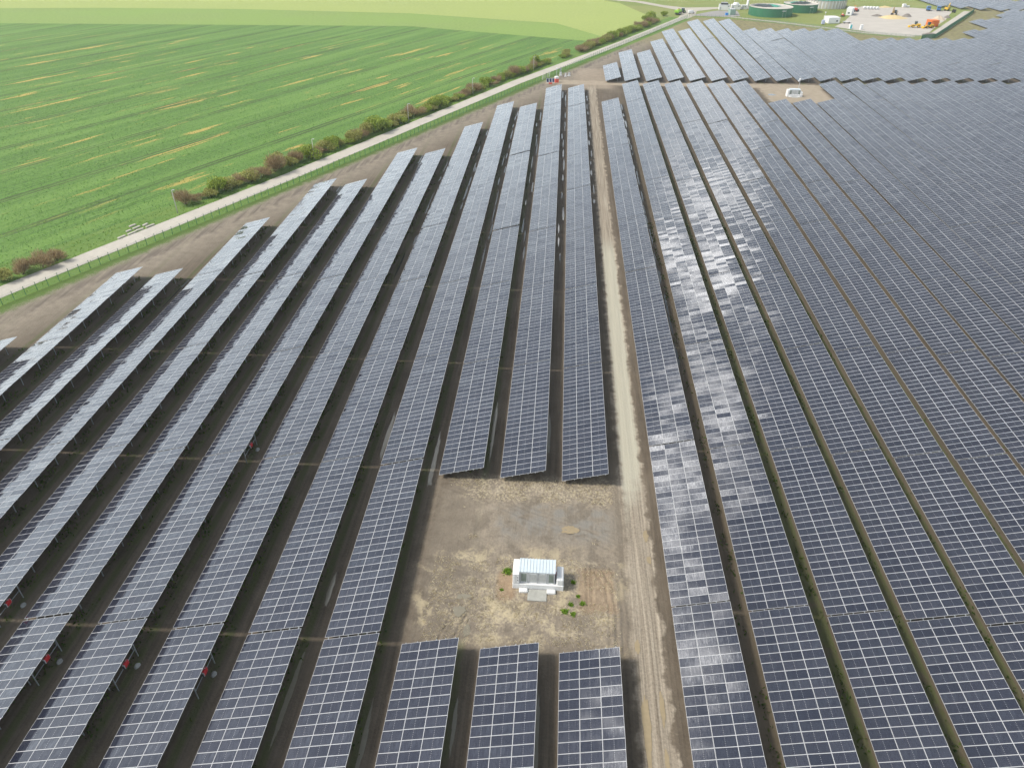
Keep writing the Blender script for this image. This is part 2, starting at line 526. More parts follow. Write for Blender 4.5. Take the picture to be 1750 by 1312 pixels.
def sheet(name, poly, z, mat, label=None):
    me = bpy.data.meshes.new(name)
    me.from_pydata([(a, b, z) for a, b in poly], [], [tuple(range(len(poly)))])
    me.materials.append(mat)
    me.update()
    if me.polygons[0].normal.z < 0:
        me.flip_normals()
    return struct(name, me, label)


RL = [(-165.5, 40.0), (-120.56, 132.54), (-83.7, 208.77), (-23.37, 340.52), (28.0, 441.0), (75.5, 541.0)]   # left edge of the concrete road


def offset(pl, d):
    out = []
    for i, p in enumerate(pl):
        a = pl[max(0, i - 1)]
        b = pl[min(len(pl) - 1, i + 1)]
        t = Vector((b[0] - a[0], b[1] - a[1])).normalized()
        out.append((p[0] + t.y * d, p[1] - t.x * d))
    return out


def seg(pl, step):
    """points along a polyline every step metres, with direction"""
    out = []
    acc = 0.0
    for i in range(len(pl) - 1):
        a, b = Vector(pl[i]), Vector(pl[i + 1])
        L = (b - a).length
        t = (b - a) / L
        while acc <= L:
            out.append((a + t * acc, t))
            acc += step
        acc -= L
    return out


sheet('ground', [(-3500, -600), (3500, -600), (3500, 5000), (-3500, 5000)], -.06, M_MEADOW, 'meadow and far land around the solar farm')
FE = offset(RL, -6.5)        # edge of the crop
FE[1] = (FE[1][0] - 4, FE[1][1] + 2)
sheet('crop_field', FE[:5] + [(11.5, 447.6), (-97, 489), (-354, 476), (-600, 455), (-700, 40)], -.02, M_CROP, 'wide green crop field with yellow streaks left of the road')
sheet('pale_crop_strip', [(11.5, 447.6), (22, 462), (-6, 509.5), (-107, 543), (-230, 552), (-330, 548), (-700, 500), (-600, 455), (-354, 476), (-97, 489)], -.03, M_PALE, 'pale thin crop strip behind the green field')
sheet('rape_field', [(22, 462), (58, 540), (40, 610), (-30, 700), (-900, 900), (-900, 520), (-700, 500), (-330, 548), (-230, 552), (-107, 543), (-6, 509.5)], -.025, M_RAPE, 'yellow green rape field at the top of the picture')
VL = FE + list(reversed(offset(RL, .3)))
sheet('road_verge', VL, -.01, M_VERGE, 'rough grass verge between crop field and concrete road')
VR = offset(RL, 5.2) + list(reversed(offset(RL, 9.0)))
sheet('fence_verge', VR, .004, M_VERGE, 'bright green grass strip between road and green fence')
# farm soil
soil_poly = offset(RL, 8.4)[:] + [(84, 543), (106, 540), (136, 521), (163, 498), (179, 483), (206, 469), (262, 545), (285, 582), (300, 640), (420, 680), (520, 500), (300, 180), (110, -30), (-140, -30)]
sheet('farm_soil', soil_poly, 0.0, M_SOIL, 'brown trodden soil under and between the panel rows')


def grid_sheet(name, x0, x1, y0, y1, sx, sy, fn, mat, label):
    xs = np.arange(x0, x1 + sx * .5, sx)
    ys = np.arange(y0, y1 + sy * .5, sy)
    V = [(float(a), float(c), fn(a, c)) for c in ys for a in xs]
    n = len(xs)
    F = [(j * n + i, j * n + i + 1, (j + 1) * n + i + 1, (j + 1) * n + i) for j in range(len(ys) - 1) for i in range(n - 1)]
    me = bpy.data.meshes.new(name)
    me.from_pydata(V, [], F)
    me.materials.append(mat)
    me.polygons.foreach_set('use_smooth', [True] * len(F))
    me.update()
    return struct(name, me, label)


RUTS = [[(8.9, 49), (9.1, 56), (8.8, 60), (7.6, 62.6), (5.8, 63.4)], [(9.6, 49), (9.9, 56), (9.7, 60.5), (8.6, 63.2), (7, 64)], [(8.2, 51), (8.3, 57), (7.9, 60), (6.6, 62.3)],
        [(5.7, 57), (5.6, 63)], [(6.2, 57), (6.2, 63.1)], [(-15, 78.5), (-9, 76.2), (-2, 72.5), (6, 69.5), (12, 66)], [(-15, 76.7), (-9, 74.4), (-2, 70.8), (6, 67.8), (12, 64.2)],
        [(-12.5, 49), (-10.5, 55), (-7.5, 58)], [(-10.9, 49), (-8.9, 54.5), (-5.8, 56)]]


def dist_pl(x, y, pl):
    d = 1e9
    for (a, b), (c, e) in zip(pl, pl[1:]):
        t = max(0, min(1, ((x - a) * (c - a) + (y - b) * (e - b)) / ((c - a) ** 2 + (e - b) ** 2)))
        d = min(d, math.hypot(x - a - t * (c - a), y - b - t * (e - b)))
    return d


def yard_z(x, y):
    e = min(1, (x + 17) / 1.5, (10.9 - x) / 1.2, (y - 48.5) / 1.5, (80.5 - y) / 1.5)
    e = max(0, e)
    z = .10 + .05 * mnoise.fractal(Vector((x * .8, y * .8, 1)), 1, 2, 4) + .03 * mnoise.noise(Vector((x * 3.1, y * 3.1, 5)))
    for r in RUTS:
        d = dist_pl(x, y, r)
        if d < .6:
            z += -.10 * math.exp(-(d / .14) ** 2) + .05 * math.exp(-((d - .3) / .1) ** 2)
    return .006 + max(0, z) * e


grid_sheet('service_yard', -17, 10.9, 48.5, 80.5, .2, .2, yard_z, M_SOIL, 'bare straw strewn yard around the white inverter hut')


def track_z(x, y):
    e = max(0, min(1, (x - 10.3) / .5, (15.2 - x) / .4))
    w = .25 * math.sin(y * .05) + .1 * math.sin(y * .21)
    z = .05 + .02 * mnoise.noise(Vector((x * 1.7, y * .4, 2)))
    for c in (11.9, 13.5):
        z -= .05 * math.exp(-((x - c - w) / .28) ** 2)
    if x > 14.2:
        z += .10 * max(0, mnoise.noise(Vector((x * 2.3, y * .9, 8))) + .2)
    return .004 + max(0, z) * e + (.004 if x > 10.9 else 0)


grid_sheet('dirt_track', 10.3, 15.3, 5, 338, .25, .5, track_z, M_SOIL, 'beige dirt track between the panel rows')
# concrete road of cast slabs
road = struct('road', None, 'pale concrete slab road along the crop field')
slab_mesh = None
SW, SL = 5.4, 4.9
mb = MB()
mb.box(0, SW, .012, SL - .012, -.08, .07, bev=.012)
slab_mesh = mb.mesh('slab', [M_CONC])
for i, (p, t) in enumerate(seg(RL, SL)):
    if p.y < 60:
        continue
    o = link('slab', slab_mesh, road, (p.x, p.y, rng.uniform(-.006, .006)), (0, 0, math.atan2(-t.x, t.y)))
# lanes beyond the road end
sheet('farm_lane', [(74.5, 538), (81, 536.5), (88, 552), (92, 573), (110, 587), (150, 590), (150, 596), (110, 595), (86, 590), (71, 602), (58, 622), (40, 632), (20, 660), (12, 656), (34, 627), (52, 616), (66, 596), (78, 578), (80, 560)], .02, M_LANE, 'pale farm lane forking beyond the concrete road')
sheet('asphalt_pad', [(85.6, 553), (93.5, 562.2), (102.7, 573.5), (108, 577), (121, 577), (118, 551), (109.3, 547.5), (97, 548)], .03, M_ASPH, 'grey asphalt pad before the white plant cabins')
sheet('site_path', [(86, 551), (109, 546.5), (136, 526.5), (163, 504), (181, 487.5), (205, 477), (206, 480), (183, 491), (164, 508), (137, 531), (110, 550), (87, 554)], .024, M_LANE, 'pale path along the inside of the far fence')
sheet('gravel_yard', [(169, 512), (187, 487.5), (203, 481), (214, 484), (236, 522), (252, 548), (273, 588), (262, 600), (252.5, 606), (219, 611), (207, 598), (196, 565), (180, 530)], .028, M_GRAVEL, 'pale gravel storage yard with parked machines')
sheet('grey_path', [(210.6, 477), (214.6, 477), (287, 590), (283, 592)], .026, M_CONC, 'narrow grey strip path between gravel yard and hedge')

# ------------------------------------------------------------------ solar tables
TILT = R(15.349)
ML, MW, MP = 2.278, 1.134, 1.154
CT, ST = math.cos(TILT), math.sin(TILT)
ZL = .8


def module_geom(rnd, V, F, MI, UV, RN, M=None):
    """frame lip, recessed glass, sides, back; local x up the slope, y along the row"""
    t, w, h, d = .012, MW, ML, .035
    i = len(V)
    P = [(0, 0, 0), (h, 0, 0), (h, w, 0), (0, w, 0), (t, t, 0), (h - t, t, 0), (h - t, w - t, 0), (t, w - t, 0),
         (0, 0, -d), (h, 0, -d), (h, w, -d), (0, w, -d)]
    g = -.003
    P += [(t, t, g), (h - t, t, g), (h - t, w - t, g), (t, w - t, g)]
    V += [tuple(M @ Vector(q)) if M is not None else q for q in P]
    uvq = [(0, 0), (1, 0), (1, 1), (0, 1)]
    for q, mi in (((0, 1, 5, 4), 1), ((1, 2, 6, 5), 1), ((2, 3, 7, 6), 1), ((3, 0, 4, 7), 1), ((12, 13, 14, 15), 0),
                  ((0, 8, 9, 1), 1), ((1, 9, 10, 2), 1), ((2, 10, 11, 3), 1), ((3, 11, 8, 0), 1), ((11, 10, 9, 8), 2)):
        F.append(tuple(i + k for k in q))
        MI.append(mi)
        UV += uvq
        RN.append(rnd)


def finish(name, V, F, MI, UV, RN):
    me = bpy.data.meshes.new(name)
    me.from_pydata(V, [], F)
    for m in (M_GLASS, M_ALU, M_BACK):
        me.materials.append(m)
    me.polygons.foreach_set('material_index', MI)
    ul = me.uv_layers.new(name='UVMap')
    ul.data.foreach_set('uv', [c for q in UV for c in q])
    at = me.attributes.new('rnd', 'FLOAT', 'FACE')
    at.data.foreach_set('value', RN)
    me.update()
    return me


MOD = []
for k in range(16):
    A = ([], [], [], [], [])
    module_geom((k + .5) / 16, *A)
    MOD.append(finish('solar_module', *A))
JIT = R(.6)


def joined_field(seed):
    r = random.Random(seed)
    A = ([], [], [], [], [])
    for j in range(26):
        for c in range(3):
            M = Matrix.Translation((c * (ML + .02) + ML / 2, j * MP + MW / 2, 0)) @ Matrix.Rotation(r.gauss(0, JIT) + R(.55) * (1 - 2 * (j % 2)) * r.random(), 4, 'X') @ Matrix.Rotation(r.gauss(0, JIT), 4, 'Y') @ Matrix.Translation((-ML / 2, -MW / 2, 0))
            rr = min(1, max(0, .5 * (.2 + .6 * (j % 2)) + .5 * r.random()))
            module_geom(rr, *A, M)
    return finish('module_field', *A)


JF = [joined_field(100 + k) for k in range(7)]
LEN0 = 26 * MP - .02

mbp = MB()
mbp.box(-.06, .06, -.04, .04, 0, 1)
POST = mbp.mesh('support_post', [M_STEEL])
mbr = MB()
mbr.box(-.035, .035, -.16, LEN0 + .16, -.12, -.045)
RAIL = mbr.mesh('rail', [M_STEEL])
mbf = MB()
mbf.box(0.15, 6.75, -.04, .04, -.22, -.125)
RAFT = mbf.mesh('rafter', [M_STEEL])
WD = 3 * ML + .04
RAILX = [.45, 1.85, 2.95, 4.2, 5.3, 6.45]
RX, FX = 5.35, 1.35


def support_mesh(with_posts, with_rails, name):
    mb = MB()
    if with_rails:
        for rx in RAILX:
            i = len(mb.v)
            mb.box(-.035, .035, -.16, LEN0 + .16, -.12, -.045)
            for q in range(i, len(mb.v)):
                a, b_, c = mb.v[q]
                a += rx
                mb.v[q] = (a * CT - c * ST, b_, ZL + a * ST + c * CT)
    if with_posts:
        for k in range(6):
            yy = 2.4 + k * 5.04
            for xx in (RX, FX):
                mb.box(xx - .06, xx + .06, yy - .04, yy + .04, -.05, ZL + xx * math.tan(TILT) - .2)
        for k in range(6):
            yy = 2.4 + k * 5.04
            i = len(mb.v)
            mb.box(0.15, 6.75, yy - .04, yy + .04, -.22, -.125)
            for q in range(i, len(mb.v)):
                a, b_, c = mb.v[q]
                mb.v[q] = (a * CT - c * ST, b_, ZL + a * ST + c * CT)
    return mb.mesh(name, [M_STEEL])


FRAME_ALL = support_mesh(True, True, 'support_frame')
FRAME_RAILS = support_mesh(False, True, 'rail_frame')
ROT = (0, -TILT, 0)
N_TAB = 0
N_MOD = 0


def solar_table(x0, y0, x1, y1, label, detail, posts):
    """low edge runs from (x0,y0) to (x1,y1)"""
    global N_TAB, N_MOD
    N_TAB += 1
    L = y1 - y0 - .27
    ky = L / LEN0
    rz = -math.atan2(x1 - x0, y1 - y0)
    root = thing('solar_table', label, 'solar table', (x0, y0, rng.uniform(-.05, .03)), rz, 'tilted solar tables of the farm')
    root.rotation_euler = (R(rng.gauss(0, .07)), R(rng.gauss(0, .22)), rz)
    if detail:
        for j in range(26):
            for c in range(3):
                rr = min(15, max(0, int(16 * (.5 * (.2 + .6 * (j % 2)) + .5 * rng.random()))))
                a = c * (ML + .02)
                # jitter about the middle of the module
                o = bpy.data.objects.new('solar_module', MOD[rr])
                COL.objects.link(o)
                o.parent = root
                jx, jy = rng.gauss(0, JIT) + R(.55) * (1 - 2 * (j % 2)) * rng.random(), rng.gauss(0, JIT)
                o.location = (a * CT, j * MP * ky, ZL + a * ST - jx * MW / 2 + jy * ML / 2)
                o.rotation_euler = (jx, -TILT + jy, 0)
                o.scale = (1, ky, 1)
                N_MOD += 1
    else:
        o = link('module_field', JF[rng.randrange(7)], root, (0, 0, ZL), ROT, (1, ky, 1))
        o['kind'] = 'stuff'
    if posts:
        for rx in RAILX:
            link('rail', RAIL, root, (rx * CT, 0, ZL + rx * ST), ROT, (1, ky, 1))
        for k in range(6):
            yy = (2.4 + k * 5.04) * ky
            link('support_post', POST, root, (RX, yy, -.05), None, (1, 1, ZL + RX * math.tan(TILT) - .13))
            link('support_post', POST, root, (FX, yy, -.05), None, (1, 1, ZL + FX * math.tan(TILT) - .13))
            link('rafter', RAFT, root, (0, yy, ZL), ROT)
    else:
        o = link('support_frame', FRAME_ALL, root, None, None, (1, ky, 1))
        o['kind'] = 'stuff'
    return root


def in_view(x0, y0, x1, y1, mg=25):
    P = [px(x0, y0, ZL), px(x0 + 6.62, y0, 2.6), px(x1, y1, ZL), px(x1 + 6.62, y1, 2.6)]
    xs, ys = [p[0] for p in P], [p[1] for p in P]
    if max(ys) > 5000:
        ys = [1e4 if q > 5000 else q for q in ys]
    return min(xs) < 1750 + mg and max(xs) > -mg and min(ys) < 1312 + mg and max(ys) > -mg


def lerp(a, b, t):
    return a + (b - a) * t


ROWS = {}        # key -> (function x_low(y), list of y breaks)
GL = [19.5, 49.84, 80.0, 109.5, 139.5, 170.0, 200.6, 231.4, 263.9, 295.2, 326.5]
farx = {0: 2.3, -1: -7.2, -2: -16.5, -3: -25.65, -4: -34.75, -5: -43.6, -6: -52.7, -7: -61.85, -8: -70.8, -9: -79.75, -10: -88.6, -11: -97.8, -12: -106.5}
yend = {0: 327.2, -1: 326, -2: 293.2, -3: 295.2, -4: 263.9, -5: 231.4, -6: 231.4, -7: 200.6, -8: 200.6, -9: 170, -10: 139.5, -11: 139.5, -12: 108.9}
LEFT_TABLES = {}
for i in range(0, -13, -1):
    nx_, fx_, ye = 2.276 + 9.053 * i, farx[i], yend[i]
    xf = (lambda y, a=nx_, b=fx_, e=ye: lerp(a, b, (y - 75) / (e - 75)))
    if i > -3:
        br = [(19.6, 49.9)] + list(zip([78.4, 108.4, 139.2, 170, 200.6, 231.4, 263.9, 295.2], [108.4, 139.2, 170, 200.6, 231.4, 263.9, 295.2, 327]))
        br = [(a, min(b, ye)) for a, b in br if a < ye - 10]
    else:
        br = [(a, min(b, ye) if b > ye - 3 else b) for a, b in zip(GL, GL[1:]) if a < ye - 10]
    n = 0
    for (a, b) in br:
        if not in_view(xf(a), a, xf(b), b):
            continue
        n += 1
        lab = '%s solar table from the camera in the %s panel row left of the dirt track' % (ORD[n - 1], ORD[-i])
        LEFT_TABLES[(i, n)] = solar_table(xf(a), a, xf(b), b, lab, (a + b) / 2 < 128, b < 215 and i <= -3)
GR = [26.8, 57.1, 87.4, 117.9, 148.5, 179.3, 210.3, 241.5, 272.8, 304.2, 336.5]
rfar = {1: 15.74, 2: 25.84, 3: 34.9, 4: 44.4, 5: 54, 6: 63.4, 7: 73.1, 8: 83.1, 9: 93, 10: 102.8, 11: 112.4, 12: 122.7, 13: 133, 14: 143.4, 15: 153.8, 16: 164, 17: 174.3, 18: 184.9, 19: 195.7, 20: 206.2, 21: 216.8}
for k in range(1, 22):
    fx_ = rfar[k]
    D = max(0, .082 * (fx_ - 25))
    nx_ = 15.7 + 9.24 * (k - 1)
    g = [y + max(0, (y - 118) / 218.5) * D for y in GR]
    ye = g[-1]
    xf = (lambda y, a=nx_, b=fx_, e=ye: lerp(a, b, (y - 80) / (e - 80)))
    last = len(g) - 1 - (1 if k in (1, 8, 9, 10) else 0)
    n = 0
    for a, b in zip(g[:last], g[1:last + 1]):
        if not in_view(xf(a), a, xf(b), b):
            continue
        n += 1
        lab = '%s solar table from the camera in the %s panel row right of the dirt track' % (ORD[n - 1], ORD[k - 1])
        solar_table(xf(a), a, xf(b), b, lab, (a + b) / 2 < 112, False)
sfar = {0: (18.8, 375.2), 1: (28.2, 409.8), 2: (37.6, 408.8), 3: (47.6, 443.2), 4: (57.5, 478), 5: (67.4, 480), 6: (77.5, 516.5), 7: (88.2, 520.5), 8: (98.2, 521.5), 9: (107, 486), 10: (116.5, 485.5), 11: (126.6, 486), 12: (136.6, 487), 13: (146.5, 487), 14: (156.7, 488.6), 15: (166.9, 456.5), 16: (177.2, 457.5), 17: (187.3, 458.5), 18: (197.5, 459), 19: (207.9, 460), 20: (218.6, 461), 21: (229.3, 466), 22: (238, 492), 23: (249.5, 498), 24: (261.5, 536), 25: (271.5, 540), 26: (282, 546), 27: (293, 568), 28: (306, 585), 29: (317, 586), 30: (328, 586), 31: (339, 586), 32: (350, 586), 33: (361, 586)}
for k, (fx_, ye) in sfar.items():
    nx_ = 18.9 if k == 0 else 27.4 + 9.7 * (k - 1) if k <= 13 else 143.8 + 10.4 * (k - 13)
    ys = 342 + (nx_ - 20) * .083
    n_t = max(1, round((ye - ys) / 32.5))
    n = 0
    for q in range(n_t):
        a, b = lerp(ys, ye, q / n_t), lerp(ys, ye, (q + 1) / n_t)
        xa, xb = lerp(nx_, fx_, q / n_t), lerp(nx_, fx_, (q + 1) / n_t)
        if not in_view(xa, a, xb, b):
            continue
        n += 1
        lab = '%s solar table from the camera in the %s row beyond the cross track' % (ORD[n - 1], ORD[k])
        solar_table(xa, a, xb, b, lab, False, False)
for j, (fx_, ys) in enumerate([(272.7, 607.5), (283.7, 600), (295, 594.3), (306.6, 589.3), (317.6, 590), (328.6, 590), (339.4, 590), (350, 590), (360.5, 590)]):
    ye = 690 if j < 3 else 664 if j < 6 else 640
    n_t = max(1, round((ye - ys) / 33))
    n = 0
    for q in range(n_t):
        a, b = lerp(ys, ye, q / n_t), lerp(ys, ye, (q + 1) / n_t)
        if not in_view(fx_, a, fx_, b):
            continue
        n += 1
        lab = '%s solar table of the %s panel row behind the gravel yard, top right corner' % (ORD[n - 1], ORD[j])
        solar_table(fx_, a, fx_, b, lab, False, False)
print('tables', N_TAB, 'modules', N_MOD)

# ------------------------------------------------------------------ string inverters hung behind the tables
M_RED = simple('red_powder_coat', (.42, .02, .025), .4, 0, .06)
M_DGREY = simple('dark_plastic', (.05, .055, .06), .5, 0, .1)
M_LGREY = simple('light_grey_paint', (.45, .46, .47), .5, 0, .06)
M_WHITE = simple('white_paint', (.80, .80, .78), .5, 0, .03)
M_WCONC = simple('white_concrete', (.76, .75, .72), .8, 0, .05, 2)
M_SACK = simple('grey_white_sheet', (.27, .27, .26), .8, 0, .25, 6)


def inverter(i, y, label):
    xh = 2.276 + 9.053 * i + 6.63
    t = thing('string_inverter', label, 'inverter', (xh - .12, y, 0), 0, 'red string inverters behind the tables')
    mb = MB()
    for z in (1.35, 2.25):
        mb.box(-.04, .04, -2.2, 2.2, z - .03, z + .03)
    o = obj('mounting_rails', mb, M_STEEL, t)
    o['kind'] = 'stuff'
    for s in (-2.15, 2.15):
        mb = MB()
        mb.box(-.05, .05, s - .04, s + .04, 0, 2.35)
        obj('bracket_post', mb, M_STEEL, t)
    mb = MB()
    mb.box(.03, .33, -.42, .42, 1.45, 2.05, bev=.04)
    obj('housing', mb, M_LGREY, t)
    mb = MB()
    mb.box(.06, .36, -.38, .38, 1.5, 2.08, bev=.05)
    c = obj('cover', mb, M_RED, t)
    mb = MB()
    mb.box(.15, .25, .12, .22, 2.078, 2.087)
    obj('badge', mb, M_WHITE, c)
    mb = MB()
    mb.box(.1, .3, -.52, -.43, 1.5, 1.95, bev=.02)
    obj('fan_guard', mb, M_DGREY, t)
    return t


def sack(x, y, label):
    mb = MB()
    n, m_ = 12, 5
    ring = []
    for j in range(m_ + 1):
        a = j / m_ * math.pi / 2
        for k in range(n):
            t = 2 * math.pi * k / n
            r = .30 * math.cos(a) * (1 + .25 * mnoise.noise(Vector((math.cos(t) * 2 + x, math.sin(t) * 2 + y, j * .6))))
            mb.v.append((r * math.cos(t), 1.3 * r * math.sin(t), .38 * math.sin(a) * (1 + .2 * mnoise.noise(Vector((x, k, j))))))
    for j in range(m_):
        for k in range(n):
            mb.f.append((j * n + k, j * n + (k + 1) % n, (j + 1) * n + (k + 1) % n, (j + 1) * n + k))
            mb.mi.append(0)
            mb.sm.append(True)
    tag(obj('cable_sack', mb, M_SACK, None, (x, y, 0)), label, 'sack', 'grey white sacks below the inverters')


inverter(-8, 51.2, 'red inverter at the left picture edge, topmost of the three in the lower left corner')
inverter(-7, 44.3, 'red inverter with long rails behind the seventh panel row from the yard edge, bottom left')
inverter(-6, 44.3, 'red inverter next right of the most fully visible one, bottom left')
inverter(-5, 44.0, 'red inverter almost hidden under the panel edge, bottom left, rightmost of four')
inverter(-6, 81.9, 'red inverter standing alone at a table gap higher up the alley')
sack(-62.9, 52.2, 'grey white sack on the ground below the inverter at the left edge')
sack(-54.0, 45.1, 'grey white sack under the second red inverter from the left edge')
sack(-45.0, 45.2, 'grey white sack under the third red inverter from the left edge')
sack(-36.0, 44.8, 'grey white sack beside the almost hidden red inverter')
sack(-45.0, 82.9, 'grey white sack below the lone red inverter at the table gap')

# ------------------------------------------------------------------ inverter huts
M_ROOFB = simple('pale_blue_sheet_roof', (.58, .65, .69), .4, .1, .05, 2)
M_LOUV = simple('grey_louvre', (.62, .63, .62), .5, .2, .06)
M_VENT = simple('dark_green_grey_vent', (.27, .31, .27), .6, 0, .08)


def hut(loc, label, mast=False):
    t = thing('inverter_hut', label, 'hut', loc, 0, 'white inverter huts')
    mb = MB()
    mb.box(-3.2, 3.15, -.12, 2.45, 0, .9, bev=.05)
    obj('plinth', mb, M_WCONC, t)
    mb = MB()
    mb.box(-3.18, -2.34, -.1, 2.42, .9, 2.62, bev=.08)
    lc = obj('switch_cabinet', mb, M_WHITE, t)
    for z in (1.5, 2.0):
        mb = MB()
        mb.box(-2.6, -2.5, -.14, -.1, z, z + .12)
        obj('door_handle', mb, M_DGREY, lc)
    for zz in (1.02, 2.5):
        mb = MB()
        mb.box(-3.1, -2.42, -.108, -.1, zz, zz + .03)
        obj('door_seam', mb, M_DGREY, lc)
    mb = MB()
    mb.box(-2.78, -2.75, -.108, -.1, 1.05, 2.5)
    obj('door_seam', mb, M_DGREY, lc)
    mb = MB()
    mb.box(-2.25, 2.02, .22, 2.2, .9, 2.78)
    bd = obj('inverter_body', mb, M_WHITE, t)
    for a, b, mat, nm in ((-2.12, -1.5, M_VENT, 'vent_panel'), (-1.08, -.22, M_LOUV, 'louvre_door'), (.0, .86, M_LOUV, 'louvre_door'), (1.28, 1.88, M_VENT, 'vent_panel')):
        mb = MB()
        mb.box(a, b, .15, .22, 1.1, 2.5)
        nsl = 7
        for q in range(nsl):
            xx = a + (b - a) * (q + .5) / nsl
            mb.box(xx - .018, xx + .018, .12, .15, 1.15, 2.45)
        obj(nm, mb, mat, bd)
    for xx in (-2.2, -1.3, -.11, 1.07, 1.97):
        mb = MB()
        mb.box(xx - .05, xx + .05, .1, .22, .9, 2.75)
        obj('wall_post', mb, M_LGREY, bd)
    mb = MB()
    mb.box(-2.38, 2.1, .12, 2.3, 2.80, 2.88)
    rf = obj('roof', mb, M_ROOFB, t)
    for q in range(12):
        xx = -2.3 + q * 4.32 / 11
        mb = MB()
        mb.box(xx - .05, xx + .05, .11, 2.31, 2.882, 2.94)
        obj('roof_rib', mb, M_ROOFB, rf)
    mb = MB()
    mb.box(2.25, 3.12, -.05, 2.2, .9, 1.95, bev=.12)
    tb = obj('transformer_cabinet', mb, M_WHITE, t)
    mb = MB()
    mb.box(2.6, 2.72, .0, 2.1, 1.952, 1.99)
    obj('ridge', mb, M_WHITE, tb)
    mb = MB()
    mb.box(2.12, 2.2, 1.0, 1.35, 1.2, 1.8)
    obj('warning_plate', mb, M_RED, tb)
    for s in (-1, 1):
        mb = MB()
        x0 = -2.35 if s < 0 else 1.1
        mb.box(x0, x0 + 1.1, -.75, -.14, 0, .36, bev=.1)
        obj('step_wing', mb, M_WCONC, t)
    mb = MB()
    mb.box(-1.25, 1.1, -1.9, -.2, 0, .14 if not mast else .05)
    obj('entry_slab', mb, simple('grey_slab', (.36, .36, .33), .9, 0, .12, 2), t)
    if mast:
        mb = MB()
        mb.bar((1.7, 2.6, 0), (1.7, 2.6, 6.3), .09, 0, 8)
        ms = obj('camera_mast', mb, M_LGREY, t)
        mb = MB()
        mb.box(1.3, 1.9, 2.3, 2.9, 6.1, 6.8, bev=.1)
        mb.box(1.0, 1.4, 2.4, 2.8, 5.5, 6.0, bev=.06)
        o = obj('camera_heads', mb, M_WHITE, ms)
        o['kind'] = 'stuff'
    return t


hut((-.48, 59.1, .08), 'white inverter hut with pale blue ribbed roof in the bare yard')
hut((96.9, 322.5, 0), 'small far white inverter hut with camera mast beside the cross track', True)

# ------------------------------------------------------------------ scattered vegetation geometry


def leaf_mat(name, cols, trans=.0):
    m = bpy.data.materials.new(name)
    m.use_nodes = True
    T = NT(m.node_tree)
    b = m.node_tree.nodes['Principled BSDF']
    r = T.n('ShaderNodeAttribute', attribute_name='rnd').outputs['Fac']
    cr = T.n('ShaderNodeValToRGB', {0: r})
    e = cr.color_ramp.elements
    while len(e) < len(cols):
        e.new(.5)
    for k, c in enumerate(cols):
        e[k].position = k / (len(cols) - 1)
        e[k].color = (*c, 1)
    T.t.links.new(cr.outputs[0], b.inputs['Base Color'])
    b.inputs['Roughness'].default_value = .75
    b.inputs['Specular IOR Level'].default_value = .2
    tl = T.n('ShaderNodeBsdfTranslucent', {0: cr.outputs[0]})
    mx = T.n('ShaderNodeMixShader', {0: .45, 1: b.outputs[0], 2: tl.outputs[0]})
    T.t.links.new(mx.outputs[0], m.node_tree.nodes['Material Output'].inputs['Surface'])
    return m


def quads(name, P, A, B, rnd, mat):
    """P centre of the lower edge, A half width vector, B height vector (numpy n x 3)"""
    n = len(P)
    V = np.empty((n, 4, 3), np.float32)
    V[:, 0] = P - A
    V[:, 1] = P + A
    V[:, 2] = P + A * .35 + B
    V[:, 3] = P - A * .35 + B
    me = bpy.data.meshes.new(name)
    me.vertices.add(n * 4)
    me.vertices.foreach_set('co', V.ravel())
    me.loops.add(n * 4)
    me.loops.foreach_set('vertex_index', np.arange(n * 4, dtype=np.int32))
    me.polygons.add(n)
    me.polygons.foreach_set('loop_start', np.arange(0, n * 4, 4, dtype=np.int32))
    me.materials.append(mat)
    at = me.attributes.new('rnd', 'FLOAT', 'FACE')
    at.data.foreach_set('value', np.asarray(rnd, np.float32))
    me.update(calc_edges=True)
    return me


def tufts(name, xy, z, w, h, lean, mat, rnd=None):
    n = len(xy)
    P = np.zeros((n, 3))
    P[:, :2] = xy
    P[:, 2] = z
    t = nrg.uniform(0, 2 * np.pi, n)
    ww = w * nrg.uniform(.6, 1.4, n)
    A = np.stack([np.cos(t) * ww, np.sin(t) * ww, np.zeros(n)], 1)
    hh = h * nrg.uniform(.5, 1.4, n)
    B = np.stack([nrg.normal(0, lean, n) * hh, nrg.normal(0, lean, n) * hh, hh], 1)
    return quads(name, P, A, B, nrg.random(n) if rnd is None else rnd, mat)


M_WEED = leaf_mat('weed_leaves', [(.03, .055, .012), (.07, .12, .02), (.13, .17, .035)])
M_CROPL = leaf_mat('crop_leaves', [(.06, .14, .034), (.11, .23, .055), (.17, .31, .08)])
M_GRASSL = leaf_mat('grass_blades', [(.07, .15, .02), (.15, .27, .045), (.26, .33, .09)])
M_STRAW = leaf_mat('dry_straw', [(.30, .24, .14), (.50, .43, .28), (.66, .60, .44)])

